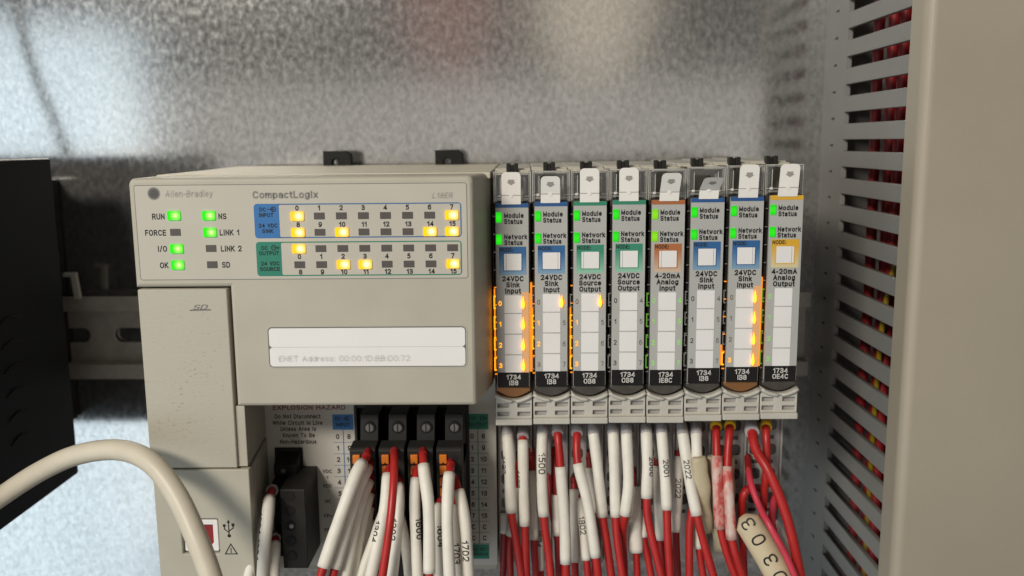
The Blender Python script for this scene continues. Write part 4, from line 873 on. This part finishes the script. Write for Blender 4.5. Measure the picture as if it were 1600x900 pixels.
cwire('white sleeved wire marked 1302 right of the unsleeved red wire', [(74.09, -105.00, -93.27), (75.72, -111.00, -93.62), (76.38, -117.00, -99.71), (75.94, -121.00, -108.01), (74.43, -125.00, -121.16)], (-93.62, -121.16), rs=1.65, txt='1302', ft=.34, ta=-.8)
cwire('lower white sleeved wire leaning left from the second plug', [(72.29, -105.00, -99.56), (71.37, -111.00, -101.24), (68.39, -116.00, -109.32), (63.19, -121.00, -123.28)], (-101.04, -123.28), rs=1.7)
cwire('lower white sleeved wire leaning right from the second plug', [(74.01, -105.00, -102.73), (75.32, -109.00, -104.39), (77.60, -113.00, -112.81), (79.40, -116.00, -125.94)], (-104.81, -125.94), rs=1.65)
cwire('front white sleeved wire in the third plug', [(82.70, -105.00, -84.55), (83.37, -111.00, -85.07), (84.12, -115.00, -88.43), (85.88, -121.00, -98.01), (86.19, -127.00, -120.11)], (-86.36, -114.82), rs=1.72, ferr='redcollar', fl=.10)
cwire('white sleeved wire left of the front wire in the third plug', [(81.37, -105.00, -89.74), (81.09, -111.00, -90.36), (81.11, -116.00, -98.12), (81.71, -120.00, -108.49), (82.48, -123.00, -122.23)], (-91.18, -122.23), rs=1.65, txt='1600', ft=.35, ta=.9)
cwire('rear white sleeved wire low in the third plug', [(82.52, -105.00, -99.59), (84.87, -109.00, -103.16), (86.66, -113.00, -111.78), (87.42, -116.00, -125.94)], (-102.75, -125.94), rs=1.6)
cwire('front white sleeved wire in the rightmost plug', [(91.17, -105.00, -88.10), (91.66, -111.00, -88.35), (91.38, -115.00, -90.46), (91.28, -121.00, -102.01), (92.27, -126.00, -120.64)], (-88.99, -120.64), rs=1.75, fl=.10)
cwire('white sleeved wire marked 1702 in the rightmost plug', [(92.26, -105.00, -93.32), (93.50, -111.00, -94.08), (94.84, -114.00, -96.95), (96.51, -118.00, -105.39), (97.36, -121.00, -123.29)], (-94.91, -123.29), rs=1.72, txt='1702', ft=.48, ta=-.25, fl=.12)
cwire('white sleeved wire marked 1703 behind the front wire of the rightmost plug', [(91.78, -105.00, -97.51), (92.71, -110.00, -100.67), (93.25, -114.00, -109.26), (93.96, -117.00, -125.41)], (-100.67, -125.41), rs=1.65, txt='1703', ft=.42, ta=0)
cwire('white sleeved wire left of the front wire in the rightmost plug', [(89.54, -105.00, -99.61), (87.69, -109.00, -101.08), (88.14, -115.00, -106.73), (88.91, -119.00, -124.35)], (-101.07, -124.35), rs=1.6, txt='1604', ft=.25, ta=.4)
cwire('white sleeved wire with grey collar at the top of the power plug', [(32.01, -93.00, -101.95), (33.09, -101.00, -100.46), (34.31, -108.00, -103.48), (34.32, -114.00, -113.32), (33.96, -117.00, -125.38)], (-100.93, -125.38), rs=1.95, ferr='greycollar', fl=.10, txt='1004 1004', ft=.2, ta=-1.25, r=1.35, grp='wires in the power plug')
cwire('white sleeved wire leaning left from the power plug', [(30.75, -93.00, -109.91), (29.72, -101.00, -109.72), (29.53, -108.00, -114.04), (27.70, -113.00, -127.50)], (-109.07, -127.50), rs=1.7, grp='wires in the power plug', ferr='greycollar', fl=.06)
cwire('lowest white sleeved wire in the power plug', [(31.62, -93.00, -117.72), (33.58, -100.00, -117.37), (33.92, -103.00, -122.92), (34.12, -106.00, -131.21)], (-117.37, -131.21), rs=1.75, ferr='greycollar', fl=.22, grp='wires in the power plug')

# ------------------------------------------------------------------ thick cable arching over the port
CP = path([(-55.48, -112.00, -102.82), (-45.65, -114.00, -96.00), (-31.94, -116.00, -87.31), (-18.25, -119.00, -80.85), (-4.28, -122.00, -78.26), (7.06, -127.00, -80.17), (15.85, -132.00, -87.80), (23.03, -138.00, -97.70), (27.92, -142.00, -107.42), (31.54, -146.00, -116.53)], 10)
tag(tube('data_cable', CP, 3.05, 'cable', None, 24), 'thick cream data cable arching in front of the lower left controller', 'cable')
